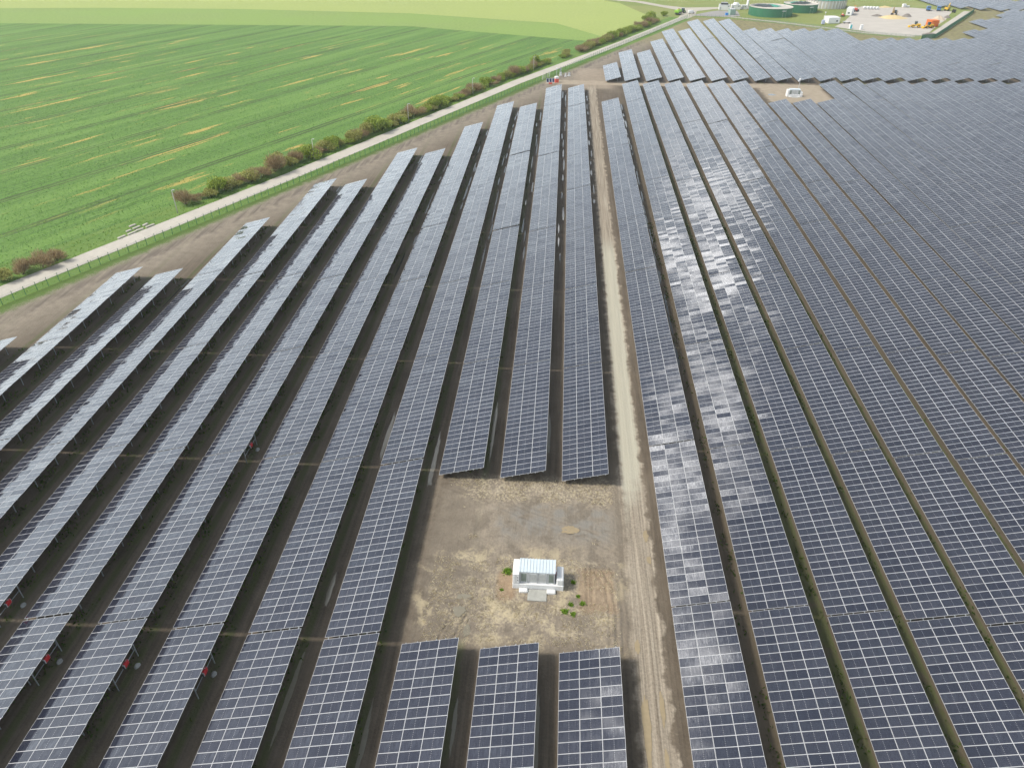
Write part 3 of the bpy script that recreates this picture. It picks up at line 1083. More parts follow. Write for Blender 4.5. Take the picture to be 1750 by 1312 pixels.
# weeds under the high edges of the left rows
pts = []
for i in range(-12, -1):
    ye = yend[i]
    n = int((min(ye, 260) - 25) * 14)
    yy = nrg.uniform(25, min(ye, 260), n)
    xx = 2.276 + 9.053 * i + (farx[i] - 2.276 - 9.053 * i) * (yy - 75) / (ye - 75) + 5.6 + nrg.normal(0, .55, n)
    keep = np.array([mnoise.noise(Vector((a * .5, b * .22, 3))) > -.05 for a, b in zip(xx, yy)])
    if i > -3:
        keep &= yy > 80
    pts.append(np.stack([xx, yy], 1)[keep])
for k in range(1, 9):
    n = 900
    yy = nrg.uniform(30, 180, n)
    xx = 15.7 + 9.24 * (k - 1) + 8.5 + nrg.normal(0, .35, n)
    keep = np.array([mnoise.noise(Vector((a * .5, b * .3, 9))) > .0 for a, b in zip(xx, yy)])
    pts.append(np.stack([xx, yy], 1)[keep])
weeds = link('weeds', tufts('weeds', np.concatenate(pts), -.02, .13, .28, .35, M_WEED))
tag(weeds, 'low green weeds growing along the alleys under the panel edges', 'weeds', None, 'stuff')
# straw lying about in the yard
xy = np.stack([nrg.uniform(-14, 9.5, 9000), nrg.uniform(51, 79, 9000)], 1)
keep = [(mnoise.noise(Vector((a * .35, b * .35, 4))) + (.25 if (b < 64 or b > 74.5) else -.5) > .12) and not (-4 < a < 3.2 and 56.9 < b < 61.8) for a, b in xy]
xy = xy[np.array(keep)]
n = len(xy)
P = np.zeros((n, 3))
P[:, :2] = xy
P[:, 2] = [yard_z(a, b) + .02 for a, b in xy]
t = nrg.uniform(0, 2 * np.pi, n)
A = np.stack([np.cos(t), np.sin(t), np.zeros(n)], 1) * nrg.uniform(.1, .28, (n, 1))
B = np.stack([-np.sin(t), np.cos(t), np.zeros(n)], 1) * .045
B[:, 2] = .02
straw = link('straw', quads('straw', P, A, B, nrg.random(n), M_STRAW))
tag(straw, 'dry straw strewn over the bare yard around the hut', 'straw', None, 'stuff')


def field_pts(n, poly, dens=None):
    a = np.array(poly)
    x = nrg.uniform(a[:, 0].min(), a[:, 0].max(), n)
    y = nrg.uniform(a[:, 1].min(), a[:, 1].max(), n)
    ins = np.zeros(n, bool)
    j = len(a) - 1
    for i in range(len(a)):
        c = ((a[i, 1] > y) != (a[j, 1] > y)) & (x < (a[j, 0] - a[i, 0]) * (y - a[i, 1]) / (a[j, 1] - a[i, 1] + 1e-9) + a[i, 0])
        ins ^= c
        j = i
    k = ins
    if dens is not None:
        k &= nrg.random(n) < dens(x, y)
    return np.stack([x[k], y[k]], 1)


fp = field_pts(260000, FE[1:5] + [(-60, 440), (-190, 470), (-400, 470), (-260, 150)], lambda x, y: np.clip(1.1 - (y - 130) / 300, .0, 1) ** 1.5)
ca, sa = math.cos(R(64)), math.sin(R(64))
vv = -fp[:, 0] * sa + fp[:, 1] * ca
fr = np.mod(vv + 2406.5 + .7, 24.0)
keep = (np.abs(fr - 8.1) > .45) & (np.abs(fr - 9.9) > .45)
fp = fp[keep]
crop = link('crop_plants', tufts('crop_plants', fp, -.05, .10, .22, .6, M_CROPL))
tag(crop, 'young green crop plants covering the field beside the road', 'crop', None, 'stuff')
vp = np.concatenate([field_pts(120000, VL, lambda x, y: np.clip(1.4 - (y - 120) / 250, .1, 1)), field_pts(90000, VR, lambda x, y: np.clip(1.4 - (y - 120) / 250, .15, 1))])
vg = link('verge_grass', tufts('verge_grass', vp, -.03, .12, .26, .35, M_GRASSL))
tag(vg, 'rough grass on both sides of the concrete road', 'grass', None, 'stuff')

# leafy plants round the hut
for k, (x, y, s, lab) in enumerate([(-4.5, 61.6, .75, 'largest bright green weed clump, by the left corner of the inverter hut'), (3.9, 60.4, .35, 'small green weed clump in the shadow right of the hut'), (4.5, 58.3, .3, 'small weed clump next to the dug ground right of the hut'),
                                    (5.0, 57.2, .4, 'dark green weed clump at the edge of the dug ground'), (3.6, 57.0, .42, 'bright green weed clump in front of the right hut cabinet'), (2.9, 55.9, .5, 'yellow green weed clump in front of the hut'),
                                    (3.9, 55.6, .42, 'green weed clump nearest to the front panel row, right of the hut'), (-5.0, 58.6, .25, 'tiny weed clump on the dug earth left of the hut')]):
    n = int(260 * s + 60)
    d = nrg.normal(0, .33, (n, 2)) * s
    me = tufts('weed_clump', d, .0, .07, .16 * s + .05, .8, leaf_mat('fresh_weed_%d' % k, [(.10, .20, .02), (.20, .34, .035), (.32, .46, .06)]))
    tag(link('weed_clump', me, None, (x, y, yard_z(x, y))), lab, 'weed', 'weed clumps round the inverter hut')


def bush_meshes(kind, seed):
    r = np.random.default_rng(seed)
    n = 2300 if kind != 'brown' else 2600
    u = r.normal(0, 1, (n, 3))
    u /= np.linalg.norm(u, axis=1)[:, None]
    rad = r.random(n) ** .38
    c = u * rad[:, None]
    # lobes: several stems' crowns
    lob = r.normal(0, .42, (7, 3))
    lob[:, 2] = r.uniform(-.15, .45, 7)
    li = r.integers(0, 7, n)
    c = c * np.array([.62, .62, .62]) * (.7 + .5 * r.random((7, 1)))[li] + lob[li]
    P = c * np.array([2.3, 2.0, 1.55])
    P[:, 2] += 1.35
    P[:, 2] = np.maximum(P[:, 2], .05)
    if kind == 'brown':
        d = P.copy()
        d[:, 2] = np.abs(d[:, 2]) * .8 + .8
        d /= np.linalg.norm(d, axis=1)[:, None]
        d += r.normal(0, .35, (n, 3))
        B = d * r.uniform(.3, .8, (n, 1))
        A = np.cross(B, r.normal(0, 1, (n, 3)))
        A /= np.linalg.norm(A, axis=1)[:, None]
        A *= r.uniform(.018, .045, (n, 1))
    else:
        B = r.normal(0, 1, (n, 3))
        B /= np.linalg.norm(B, axis=1)[:, None]
        A = np.cross(B, r.normal(0, 1, (n, 3)))
        A /= np.linalg.norm(A, axis=1)[:, None]
        s = r.uniform(.07, .15, (n, 1))
        A *= s
        B *= s * 1.9
    mat = {'brown': M_TWIG, 'olive': M_OLIVE, 'green': M_LEAFG}[kind]
    fol = quads('foliage', P, A, B, r.random(n), mat)
    mb = MB()
    for k in range(7):
        tp = Vector(lob[k] * np.array([2.1, 1.9, 1.3])) + Vector((0, 0, 1.7))
        bs = Vector((tp.x * .3, tp.y * .3, -.05))
        md = (bs + tp) * .5 + Vector((r.normal(0, .15), r.normal(0, .15), .1))
        mb.bar(bs, md, .06, 0, 5, .045)
        mb.bar(md, tp, .045, 0, 5, .015)
        for q in range(3):
            mb.bar(md, tp + Vector(r.normal(0, .6, 3)), .025, 0, 4, .008)
    stm = mb.mesh('stems', [M_BARK])
    return fol, stm


M_TWIG = leaf_mat('bare_brown_twigs', [(.19, .135, .07), (.35, .26, .14), (.50, .40, .24)])
M_OLIVE = leaf_mat('budding_leaves', [(.20, .20, .06), (.36, .36, .11), (.48, .48, .17)])
M_LEAFG = leaf_mat('spring_leaves', [(.14, .20, .03), (.28, .36, .06), (.42, .50, .10)])
M_BARK = simple('bark', (.12, .09, .065), .9, 0, .15, 4)
BUSH = {k: [bush_meshes(k, 40 + 10 * j + len(k)) for j in range(3)] for k in ('brown', 'olive', 'green')}


def bush(x, y, kind, s, sz, label, nm='bush'):
    t = thing(nm, label, 'tree' if nm == 'tree' else 'bush', (x, y, 0), rng.uniform(0, 6.28), 'bushes and trees along the concrete road')
    t.scale = (s, s, sz)
    f, st = BUSH[kind][rng.randrange(3)]
    link('crown' if nm == 'tree' else 'foliage', f, t)
    o = link('trunk' if nm == 'tree' else 'stems', st, t)
    return t


NEAR = [(-124.5, 131.5, 'olive', 1.0, .95), (-121.6, 135.6, 'olive', 1.05, 1.1), (-119.3, 138.8, 'brown', 1.05, 1.1), (-117.6, 142.3, 'brown', 1.1, 1.15), (-116.0, 145.8, 'brown', .95, .95), (-117.2, 147.6, 'green', .7, .6)]
COLW = {'brown': 'brown bare-twigged', 'olive': 'olive budding', 'green': 'fresh green'}
for k, (x, y, kd, s, z) in enumerate(NEAR):
    bush(x, y, kd, s, z, '%s roadside bush, %s from the left picture edge' % (COLW[kd], ORD[k]))
line = [(-101.4, 184.0), (-89.4, 207.0), (-78.8, 230.0), (-63.8, 262.5), (-47.2, 299.0), (-29.7, 338.5), (-12.7, 373.5), (.8, 400.5), (19.8, 438.0), (42.8, 487.5), (59.5, 523.5)]
KD = 'brown brown olive green olive olive brown olive brown green brown olive olive brown olive green brown brown olive green olive green olive olive brown olive green green green olive olive green olive olive brown olive green olive'.split()
for k, (p, t_) in enumerate(seg(line, 3.1)):
    far = p.y > 300
    kd = KD[k] if k < len(KD) else rng.choice(['olive', 'olive', 'green', 'brown', 'green'])
    s = rng.uniform(.95, 1.6) * (1.0 if not far else rng.uniform(.7, 1.0))
    z = s * rng.choice((.55, .75, .9, 1.2))
    if 385 < p.y < 396 or 405 < p.y < 412:
        continue
    if kd != 'brown' and k in (3, 4, 19, 20):
        z *= 1.35
    bush(p.x + rng.uniform(-.8, .8), p.y + rng.uniform(-.6, .6), kd, s, z, '%s bush, %s along the roadside hedge counting up the picture' % (COLW[kd], ORD[k]))
for k, (x, y, s, z, lab) in enumerate([(-13.5, 377, 1.3, 1.75, 'tall green tree in the hedge just above the site gate'), (56.0, 528.0, 1.7, 1.9, 'large green tree at the hedge end near the slurry tanker'), (52.0, 518.0, 1.6, 1.7, 'broad green tree below the large one at the hedge end'),
                                       (66, 548, 1.1, 1.0, 'low round tree closest to the slurry tanker')]):
    bush(x, y, 'green', s, z, lab, 'tree')

# ------------------------------------------------------------------ lamp poles, kerb stones
M_POLE = simple('weathered_pole', (.42, .40, .36), .8, 0, .1, 2)
for k, (x, y) in enumerate([(-101.3, 177.0), (-78.4, 225.0), (-56.7, 271.6), (-37.7, 315.8), (-14.2, 364.2)]):
    t = thing('lamp_pole', 'slim grey lamp pole beside the hedge, %s up from the left' % ORD[k], 'lamp pole', (x, y, 0), 0, 'lamp poles along the road')
    mb = MB()
    mb.bar((0, 0, -.1), (0, 0, 6.3), .14, 0, 8, .085)
    obj('pole', mb, M_POLE, t)
    mb = MB()
    mb.bar((0, 0, 6.2), (.55, -.25, 6.45), .05, 0, 6)
    a = obj('arm', mb, M_POLE, t)
    mb = MB()
    mb.box(.35, .95, -.5, -.2, 6.38, 6.55, bev=.06)
    obj('lamp_head', mb, M_LGREY, a)
for k, (x, y, l) in enumerate([(-107.9, 160.3, 2.2), (-106.6, 162.9, 2.4), (-105.7, 165.2, 1.9), (-104.3, 167.8, 2.5), (-108.9, 167.6, 1.8), (-107.2, 166.4, 2.2), (-108.1, 164.2, 1.4), (-105.9, 168.4, 1.5)]):
    mb = MB()
    mb.box(-.3, .3, -l / 2, l / 2, 0, .28, bev=.04)
    o = obj('kerb_slab', mb, M_CONC, None, (x, y, 0), (R(rng.uniform(-2, 2)), R(rng.uniform(-3, 3)), R(-26 + rng.uniform(-7, 7))))
    tag(o, 'loose concrete slab in the verge, %s %s' % (ORD[k if k < 4 else k - 4], 'along the road edge from the left' if k < 4 else 'of those lying back from the road'), 'slab', 'loose slabs on the verge')

# ------------------------------------------------------------------ fences
M_GREENP = simple('green_powder_coat', (.02, .13, .075), .5, 0, .08)
M_GREYG = simple('grey_green_wire', (.16, .24, .19), .5, .2, .08)


def panel_mesh(w, h, mat, dv, th):
    mb = MB()
    for k in range(9):
        z = .08 + k * (h - .12) / 8
        mb.box(.03, w - .03, -.006, .006, z - th, z + th)
    nv = int(w / dv)
    for k in range(1, nv):
        xx = k * w / nv
        mb.box(xx - th * .7, xx + th * .7, -.004, .004, .05, h)
    return mb.mesh('wire_panel', [mat])


def fence(pl, label, mat, h=2.0, dv=.2, th=.006, step=2.5, skip=None, nm='wire_fence'):
    t = thing(nm, label, 'fence', (pl[0][0], pl[0][1], 0))
    base = Vector(pl[0])
    mb = MB()
    mb.box(-.045, .045, -.045, .045, -.1, h + .1)
    pm = mb.mesh('fence_post', [mat])
    wm = panel_mesh(step, h, mat, dv, th)
    pts = seg(pl, step)
    for k, (p, tt) in enumerate(pts):
        if skip and skip(p):
            continue
        rz = math.atan2(tt.y, tt.x)
        link('fence_post', pm, t, (p.x - base.x, p.y - base.y, 0), (0, 0, rz))
        if k < len(pts) - 1 and not (skip and skip(pts[k + 1][0])):
            o = link('wire_panel', wm, t, (p.x - base.x, p.y - base.y, 0), (0, 0, rz))
            o['kind'] = 'stuff'
    return t


fence([(-131.0, 91.0), (-114.95, 124.2), (-59.95, 237.1), (-20.3, 322.9), (-9.3, 345.4)], 'green wire fence along the road from the left edge up to the gate', M_GREENP)
fence([(-6.3, 352.0), (15.32, 400.6), (50, 473), (81.5, 541.5), (84, 543), (106.3, 540), (120, 531)], 'green wire fence along the road beyond the gate', M_GREENP)
fence([(120, 531), (136.3, 520.8), (162.9, 498.2), (178.9, 482.8), (206, 470.5)], 'grey green wire fence in front of the round tanks and gravel yard', M_GREYG, 2.0, .1, .012)
fence([(206, 470.5), (215, 474), (281.5, 577.2), (290, 592)], 'dense dark green fence running from the panels past the gravel yard', M_GREENP, 2.4, .04, .02)
g = thing('site_gate', 'grey double wire gate on the road side of the farm', 'gate', (-9.3, 345.4, 0), math.atan2(6.6, 3.0))
for xx in (0, 3.6, 7.2):
    mb = MB()
    mb.box(xx - .09, xx + .09, -.09, .09, -.1, 2.3)
    obj('gate_post', mb, M_LGREY if xx != 3.6 else M_DGREY, g)
for xx in (.1, 3.7):
    o = link('gate_leaf', panel_mesh(3.4, 2.0, M_LGREY, .25, .012), g, (xx, .05, .1))
    o['kind'] = 'stuff'

# ------------------------------------------------------------------ puddles


def puddle(x, y, rx, ry, mat, label, z=.012, seed=None):
    n = 40
    sd = rng.random() * 50 if seed is None else seed
    P = []
    for k in range(n):
        t = 2 * math.pi * k / n
        r = 1 + .45 * mnoise.noise(Vector((math.cos(t) * 1.5 + sd, math.sin(t) * 1.5, sd))) + .25 * mnoise.noise(Vector((math.cos(t) * 5, math.sin(t) * 5 + sd, 1)))
        P.append((x + rx * r * math.cos(t), y + ry * r * math.sin(t)))
    me = bpy.data.meshes.new('puddle')
    me.from_pydata([(a, b, z) for a, b in P], [], [tuple(range(n))])
    me.materials.append(mat)
    o = link('puddle', me)
    o['kind'] = 'structure'
    o['label'] = label


pl_ = []


def gapx(i, y):        # centre of the alley right of left row i
    a = 2.276 + 9.053 * i
    return a + (farx[i] - a) * (y - 75) / (yend[i] - 75) + 7.95


for i, y0, y1, n in ((-1, 150, 325, 16), (-2, 150, 290, 12), (-3, 150, 292, 14), (-4, 185, 262, 9), (-5, 140, 230, 6), (-6, 215, 231, 3), (-8, 190, 200, 3), (-11, 130, 138, 2), (-10, 131, 138, 2)):
    for k in range(n):
        y = lerp(y0, y1, (k + rng.random()) / n)
        puddle(gapx(i, y) + rng.choice((-.55, .1, .5)) + rng.uniform(-.15, .15), y, rng.uniform(.10, .24), rng.uniform(2, 6.5), M_WATER, 'long water filled wheel rut between panel rows')
for k in range(12):
    y = lerp(190, 326, (k + rng.random()) / 12)
    puddle(9.95 + rng.uniform(-.4, .4), y, rng.uniform(.12, .3), rng.uniform(1.5, 5), M_WATER, 'puddle beside the dirt track')
for k in range(22):
    y = lerp(115, 300, (k + rng.random()) / 22)
    puddle(15.7 + 7.6 + (y - 80) / 256 * .35 + rng.uniform(-.25, .3), y, rng.uniform(.15, .32), rng.uniform(2, 6), M_WATER, 'puddle strip between the first two rows right of the track')
for x, y, a, b, m_, z in ((-9.9, 55.0, .75, .8, M_MUDW2, .16), (-9.5, 57.2, .9, .45, M_MUDW2, .16), (-8.6, 52.4, .4, .8, M_MUDW2, .16), (11.55, 41.2, .42, 4.2, M_MUDW, .075), (11.3, 51.7, .3, .9, M_MUDW, .075), (13.4, 44.2, .25, 1.8, M_MUDW, .075), (13.3, 38.5, .22, 1.1, M_MUDW, .075),
                          (13.7, 69.0, .35, .9, M_MUDW, .085), (13.8, 64.8, .3, .7, M_MUDW, .085), (3.5, 69.3, 1.3, .7, M_MUDW, .16), (88.3, 325.5, 1.6, 1.5, M_WATER, .012), (-26.3, 57, .3, 2.2, M_MUDW2, .012), (-17.6, 38, .3, 4.5, M_MUDW2, .012), (-26.9, 42, .28, 5, M_MUDW2, .012), (-17.2, 82, .35, 6.0, M_MUDW2, .012), (.1, 90, .28, 5, M_MUDW2, .012), (-8.9, 91, .28, 7, M_MUDW2, .012), (.1, 40, .25, 6, M_MUDW2, .012), (-8.6, 41, .22, 3, M_MUDW2, .012),
                          (-16.4, 77.2, .9, .35, M_MUDW2, .02), (-15.2, 76.2, 1.2, .22, M_MUDW2, .03), (-25.6, 88, .3, 6, M_MUDW2, .012)):
    puddle(x, y, a, b, m_, 'shallow muddy puddle', z)

# ------------------------------------------------------------------ gate area things
M_ORANGE = simple('orange_paint', (.75, .16, .02), .5, 0, .06)
M_YELLOW = simple('machine_yellow', (.75, .42, .03), .5, 0, .06)
M_BLUEV = simple('blue_paint', (.06, .16, .36), .45, 0, .06)
M_TYRE = simple('tyre_rubber', (.025, .025, .025), .85, 0, .1)
M_CABG = simple('cab_glass', (.05, .08, .09), .1, 0, .03)
M_TEAL = simple('teal_plastic', (.08, .50, .55), .5, 0, .05)
M_LIME = simple('lime_green_paint', (.25, .50, .05), .4, 0, .06)
M_SALMON = simple('signal_red_paint', (.70, .10, .06), .5, 0, .05)


def part(t, name, mat, *boxes, bev=.0, stuff=False):
    mb = MB()
    for b in boxes:
        mb.box(*b, bev=bev)
    o = obj(name, mb, mat, t)
    if stuff:
        o['kind'] = 'stuff'
    return o


def wheel(t, x, y, r, w, hub=M_YELLOW):
    mb = MB()
    mb.bar((x, y - w / 2, r), (x, y + w / 2, r), r, 0, 14)
    o = obj('wheel', mb, M_TYRE, t)
    mb = MB()
    mb.bar((x, y - w / 2 - .02, r), (x, y + w / 2 + .02, r), r * .5, 0, 10)
    obj('rim', mb, hub, o)


t = thing('camera_tower', 'red and white camera tower with tall mast inside the site gate', 'camera tower', (-3.0, 341.2, 0), .3)
part(t, 'base_cabinet', M_SALMON, (-.85, .85, -.85, .85, 0, 1.6), bev=.08)
part(t, 'upper_cabinet', M_WHITE, (-.8, .8, -.8, .8, 1.6, 2.5), bev=.15)
mb = MB()
mb.bar((0, 0, 2.4), (0, 0, 5.6), .1, 0, 8)
mm = obj('mast', mb, M_LGREY, t)
part(mm, 'camera_head', M_WHITE, (-.3, .3, -.3, .3, 5.5, 6.0), bev=.08)
t = thing('solar_trailer', 'small trailer with three dark panels on an orange base near the gate', 'trailer', (-5.6, 337.8, 0), .1)
part(t, 'base_box', M_SALMON, (-.7, .7, -.6, .6, 0, .9), bev=.05)
for k in (-1, 0, 1):
    mb = MB()
    mb.box(-.55, .55, -.04, .04, -.9, .9, M=Matrix.Translation((k * 1.25, -.1, 1.5)) @ Matrix.Rotation(R(-35), 4, 'X'))
    f_ = obj('panel_frame', mb, M_ALU, t)
    mb = MB()
    mb.box(-.48, .48, -.05, -.041, -.82, .82, M=Matrix.Translation((k * 1.25, -.1, 1.5)) @ Matrix.Rotation(R(-35), 4, 'X'))
    obj('panel_face', mb, simple('trailer_cells', (.02, .03, .08), .2, 0, .03), f_)
for k, (x, y, w, h, lab) in enumerate([(-1.3, 355.1, .9, 1.5, 'single white cabinet behind the camera tower'), (1.0, 353.4, .6, 1.4, 'left one of the paired white cabinets beside the track'), (2.6, 354.6, .9, 1.3, 'right one of the paired white cabinets beside the track')]):
    t = thing('utility_cabinet', lab, 'cabinet', (x, y, 0), .2, 'white utility cabinets by the gate')
    part(t, 'body', M_WHITE, (-w / 2, w / 2, -.25, .25, .15, h), bev=.03)
    part(t, 'foot', M_WCONC, (-w / 2 - .2, w / 2 + .2, -.4, .4, 0, .15))
    part(t, 'cap', M_LGREY, (-w / 2 - .05, w / 2 + .05, -.3, .3, h, h + .07))
t = thing('site_sign', 'grey notice board on the green fence above the camera tower', 'sign', (-1.5, 362.6, 0), math.atan2(2.1, 1))
part(t, 'board', M_LGREY, (-.9, .9, -.12, -.07, .5, 2.0))
part(t, 'sign_post', M_LGREY, (-.03, .03, -.07, .0, -.1, 2.0))

# ------------------------------------------------------------------ biogas plant
M_TGREEN = simple('green_tank_cladding', (.035, .16, .085), .55, .0, .05, .4)
M_TARP = simple('dark_membrane', (.06, .075, .08), .7, 0, .2, .5)
M_TARPG = simple('green_membrane', (.05, .28, .20), .6, 0, .15, .5)
M_DECK = simple('grey_tank_deck', (.50, .47, .42), .85, 0, .12, .4)


def tank(x, y, r, h, label, seed):
    rr = random.Random(seed)
    t = thing('digester_tank', label, 'tank', (x, y, 0), 0, 'green round digester tanks')
    mb = MB()
    n = 96
    for k in range(n):
        a0, a1 = 2 * math.pi * k / n, 2 * math.pi * (k + 1) / n
        q = r + (.06 if k % 3 == 0 else 0)
        mb.face([(q * math.cos(a0), q * math.sin(a0), 0), (q * math.cos(a1), q * math.sin(a1), 0), (q * math.cos(a1), q * math.sin(a1), h), (q * math.cos(a0), q * math.sin(a0), h)])
    o = obj('wall', mb, M_TGREEN, t)
    mb = MB()
    mb.lathe([(r - .5, h - .02), (r + .1, h - .02), (r + .1, h + .12), (r - .5, h + .12), (r - .5, h - .4)], 64)
    obj('rim', mb, M_DECK, t)
    mb = MB()
    prof = [(r - .3, h - .3), (r * .6, h - .1), (r * .3, h + .05), (.01, h + .1)]
    mb.lathe(prof, 48)
    dk = obj('deck', mb, M_DECK, t)
    for k in range(3):
        mb = MB()
        n2 = 22
        cx, cy = (rr.uniform(-.35, .35) * r, rr.uniform(-.35, .2) * r)
        P = []
        for q in range(n2):
            a = 2 * math.pi * q / n2
            s = (.28 + .22 * rr.random()) * r
            P.append((cx + s * 1.25 * math.cos(a), cy + s * .7 * math.sin(a), h + .14 + .05 * k))
        mb.face(P)
        Q = [(cx + (p_[0] - cx) * .5, cy + (p_[1] - cy) * .5, h + .75 + .35 * rr.random()) for p_ in P]
        for q in range(n2):
            mb.face([P[q], P[(q + 1) % n2], Q[(q + 1) % n2], Q[q]])
        mb.face(Q)
        obj('membrane', mb, (M_TARP, M_TARPG, M_TARP)[k], dk)
    a = -1.2
    ca_, sa_ = math.cos(a), math.sin(a)
    M = Matrix.Rotation(a, 4, 'Z')
    mb = MB()
    mb.box(r, r + 1.6, -1.2, 1.2, h - 1.3, h - 1.15, M=M)
    for zz in (h - .75, h - .3):
        mb.box(r + 1.54, r + 1.6, -1.2, 1.2, zz, zz + .06, M=M)
    for yy in (-1.2, 1.14):
        mb.box(r + 1.5, r + 1.56, yy, yy + .06, 0, h - .2, M=M)
    pf = obj('platform', mb, M_LGREY, t)
    pf['kind'] = 'stuff'
    return t


tank(139.8, 560.5, 14.4, 5.2, 'nearer of the two green round tanks, left of the yard', 3)
tank(165.0, 580.5, 11.6, 5.0, 'farther and smaller green round tank, behind the nearer one', 5)
t = thing('storage_silo', 'pale ribbed silo with green domed cover behind the green tanks', 'silo', (190, 606, 0))
mb = MB()
n = 72
for k in range(n):
    a0, a1 = 2 * math.pi * k / n, 2 * math.pi * (k + 1) / n
    q = 14 + (.3 if k % 2 else 0)
    mb.face([(q * math.cos(a0), q * math.sin(a0), 0), (q * math.cos(a1), q * math.sin(a1), 0), (q * math.cos(a1), q * math.sin(a1), 5.4), (q * math.cos(a0), q * math.sin(a0), 5.4)], k % 2)
obj('wall', mb, [M_WCONC, simple('stained_concrete', (.50, .47, .42), .9, 0, .1)], t)
mb = MB()
mb.lathe([(14.5, 5.3), (14.5, 5.7), (13, 7.2), (9, 9.2), (4, 10.2), (.01, 10.5)], 56)
obj('dome_cover', mb, M_TARPG, t)


def cabin(x, y, w, d, h, rz, label, col, roofc, group='white plant cabins', nm='plant_cabin'):
    t = thing(nm, label, 'cabin', (x, y, 0), rz, group)
    part(t, 'wall', col, (-w / 2, w / 2, -d / 2, d / 2, 0, h))
    part(t, 'roof', roofc, (-w / 2 - .1, w / 2 + .1, -d / 2 - .1, d / 2 + .1, h, h + .14))
    dr = part(t, 'door', M_LGREY, (-w / 2 + .5, -w / 2 + 1.4, -d / 2 - .05, -d / 2, .05, 2.05))
    part(dr, 'handle', M_DGREY, (-w / 2 + 1.25, -w / 2 + 1.32, -d / 2 - .09, -d / 2 - .05, 1.0, 1.15))
    part(t, 'vent', M_VENT, (w / 2 - 1.6, w / 2 - .6, -d / 2 - .04, -d / 2, h - 1.1, h - .5))
    return t


c1 = cabin(112.5, 582.5, 7.5, 5.0, 3.2, -.1, 'white plant cabin with dark machine on its roof, left end of the plant', M_WCONC, M_LGREY)
rm = part(c1, 'roof_cooler', M_DGREY, (-2.6, 2.2, -1.6, 1.6, 3.15, 4.5), bev=.2)
part(rm, 'cooler_top', M_LGREY, (-2.4, 2.0, -1.4, 1.4, 4.5, 4.65))
c2 = cabin(121.0, 585.5, 6.0, 4.5, 2.9, -.05, 'pale plant cabin with round roof unit next to the dark one', M_WCONC, M_WHITE)
mb = MB()
mb.lathe([(0.01, 4.3), (1.6, 4.2), (2.0, 3.8), (2.0, 3.0)], 20)
obj('roof_unit', mb, M_WHITE, c2)
mb = MB()
mb.bar((-1.2, 1.5, 3), (-1.2, 1.5, 9.5), .16, 0, 8)
obj('exhaust_stack', mb, M_LGREY, c2)
cabin(127.2, 587.0, 3.6, 2.6, 2.5, .05, 'small pale plant cabin right of the round roof unit', M_WCONC, M_WHITE)
t = thing('upright_vessel', 'slim white upright vessel left of the green tanks', 'vessel', (130.3, 590.5, 0))
mb = MB()
mb.lathe([(.9, 0), (.9, 5.0), (.6, 5.5), (.01, 5.6)], 20)
obj('shell', mb, M_WHITE, t)
part(t, 'skirt', M_LGREY, (-.95, .95, -.95, .95, 0, .3))
t = thing('mast_pole', 'thin grey mast rising behind the white plant cabins', 'mast', (113.4, 588.5, 0))
mb = MB()
mb.bar((0, 0, 0), (0, 0, 10.5), .12, 0, 8, .07)
obj('pole', mb, M_LGREY, t)
part(t, 'footing', M_WCONC, (-.4, .4, -.4, .4, 0, .25))
t = thing('switch_box', 'tall grey green box standing on the asphalt pad', 'box', (113.6, 558.3, 0), .15)
part(t, 'body', simple('grey_green_panel', (.25, .35, .29), .6, 0, .06), (-2.0, 1.6, -2.4, 2.4, 0, 3.5))
part(t, 'side_sheet', simple('dark_green_panel', (.05, .13, .10), .6, 0, .06), (1.6, 1.68, -2.4, 2.4, 0, 3.55))
part(t, 'lid', M_LGREY, (-2.1, 1.7, -2.5, 2.5, 3.5, 3.6))
t = thing('blue_bin', 'bright blue bin beside the tall grey green box', 'bin', (109.6, 555.3, 0), .1)
part(t, 'body', simple('bright_blue_plastic', (.03, .22, .60), .5, 0, .04), (-.9, .9, -.7, .7, 0, 1.3), bev=.1)
part(t, 'lid', simple('bright_blue_plastic', (.03, .22, .60)), (-.95, .95, -.75, .75, 1.3, 1.42))
for k, (x, y) in enumerate([(164.2, 520.5)]):
    t = thing('light_mast', 'blue white light mast trailer with tall pole at the gravel yard corner', 'light mast', (x, y, 0))
    part(t, 'trailer_box', simple('pale_blue_plastic', (.45, .48, .66), .5, 0, .04), (-.9, .9, -.8, .8, .3, 2.6), bev=.1)
    part(t, 'drawbar', M_DGREY, (-.08, .08, -2.0, -.8, .3, .42))
    mb = MB()
    mb.bar((.4, .4, 2.5), (.4, .4, 6.8), .09, 0, 8)
    q = obj('mast', mb, M_LGREY, t)
    part(q, 'lamp_head', M_WHITE, (.1, .7, .1, .7, 6.6, 7.2), bev=.1)


def container(x, y, L, w, h, rz, label, mat, group):
    t = thing('site_container', label, 'container', (x, y, 0), rz, group)
    part(t, 'body', mat, (-L / 2, L / 2, -w / 2, w / 2, .15, h))
    part(t, 'roof', mat, (-L / 2 - .06, L / 2 + .06, -w / 2 - .06, w / 2 + .06, h, h + .12))
    part(t, 'skid', M_LGREY, (-L / 2, L / 2, -w / 2 + .1, w / 2 - .1, 0, .15))
    dr = part(t, 'door', M_LGREY, (L / 2, L / 2 + .05, -.5, .5, .2, 2.2))
    part(dr, 'handle', M_DGREY, (L / 2 + .05, L / 2 + .1, .3, .4, 1.1, 1.2))
    part(t, 'window', M_CABG, (L / 2 - 2.4, L / 2 - 1.2, -w / 2 - .03, -w / 2, 1.1, 2.0))
    return t


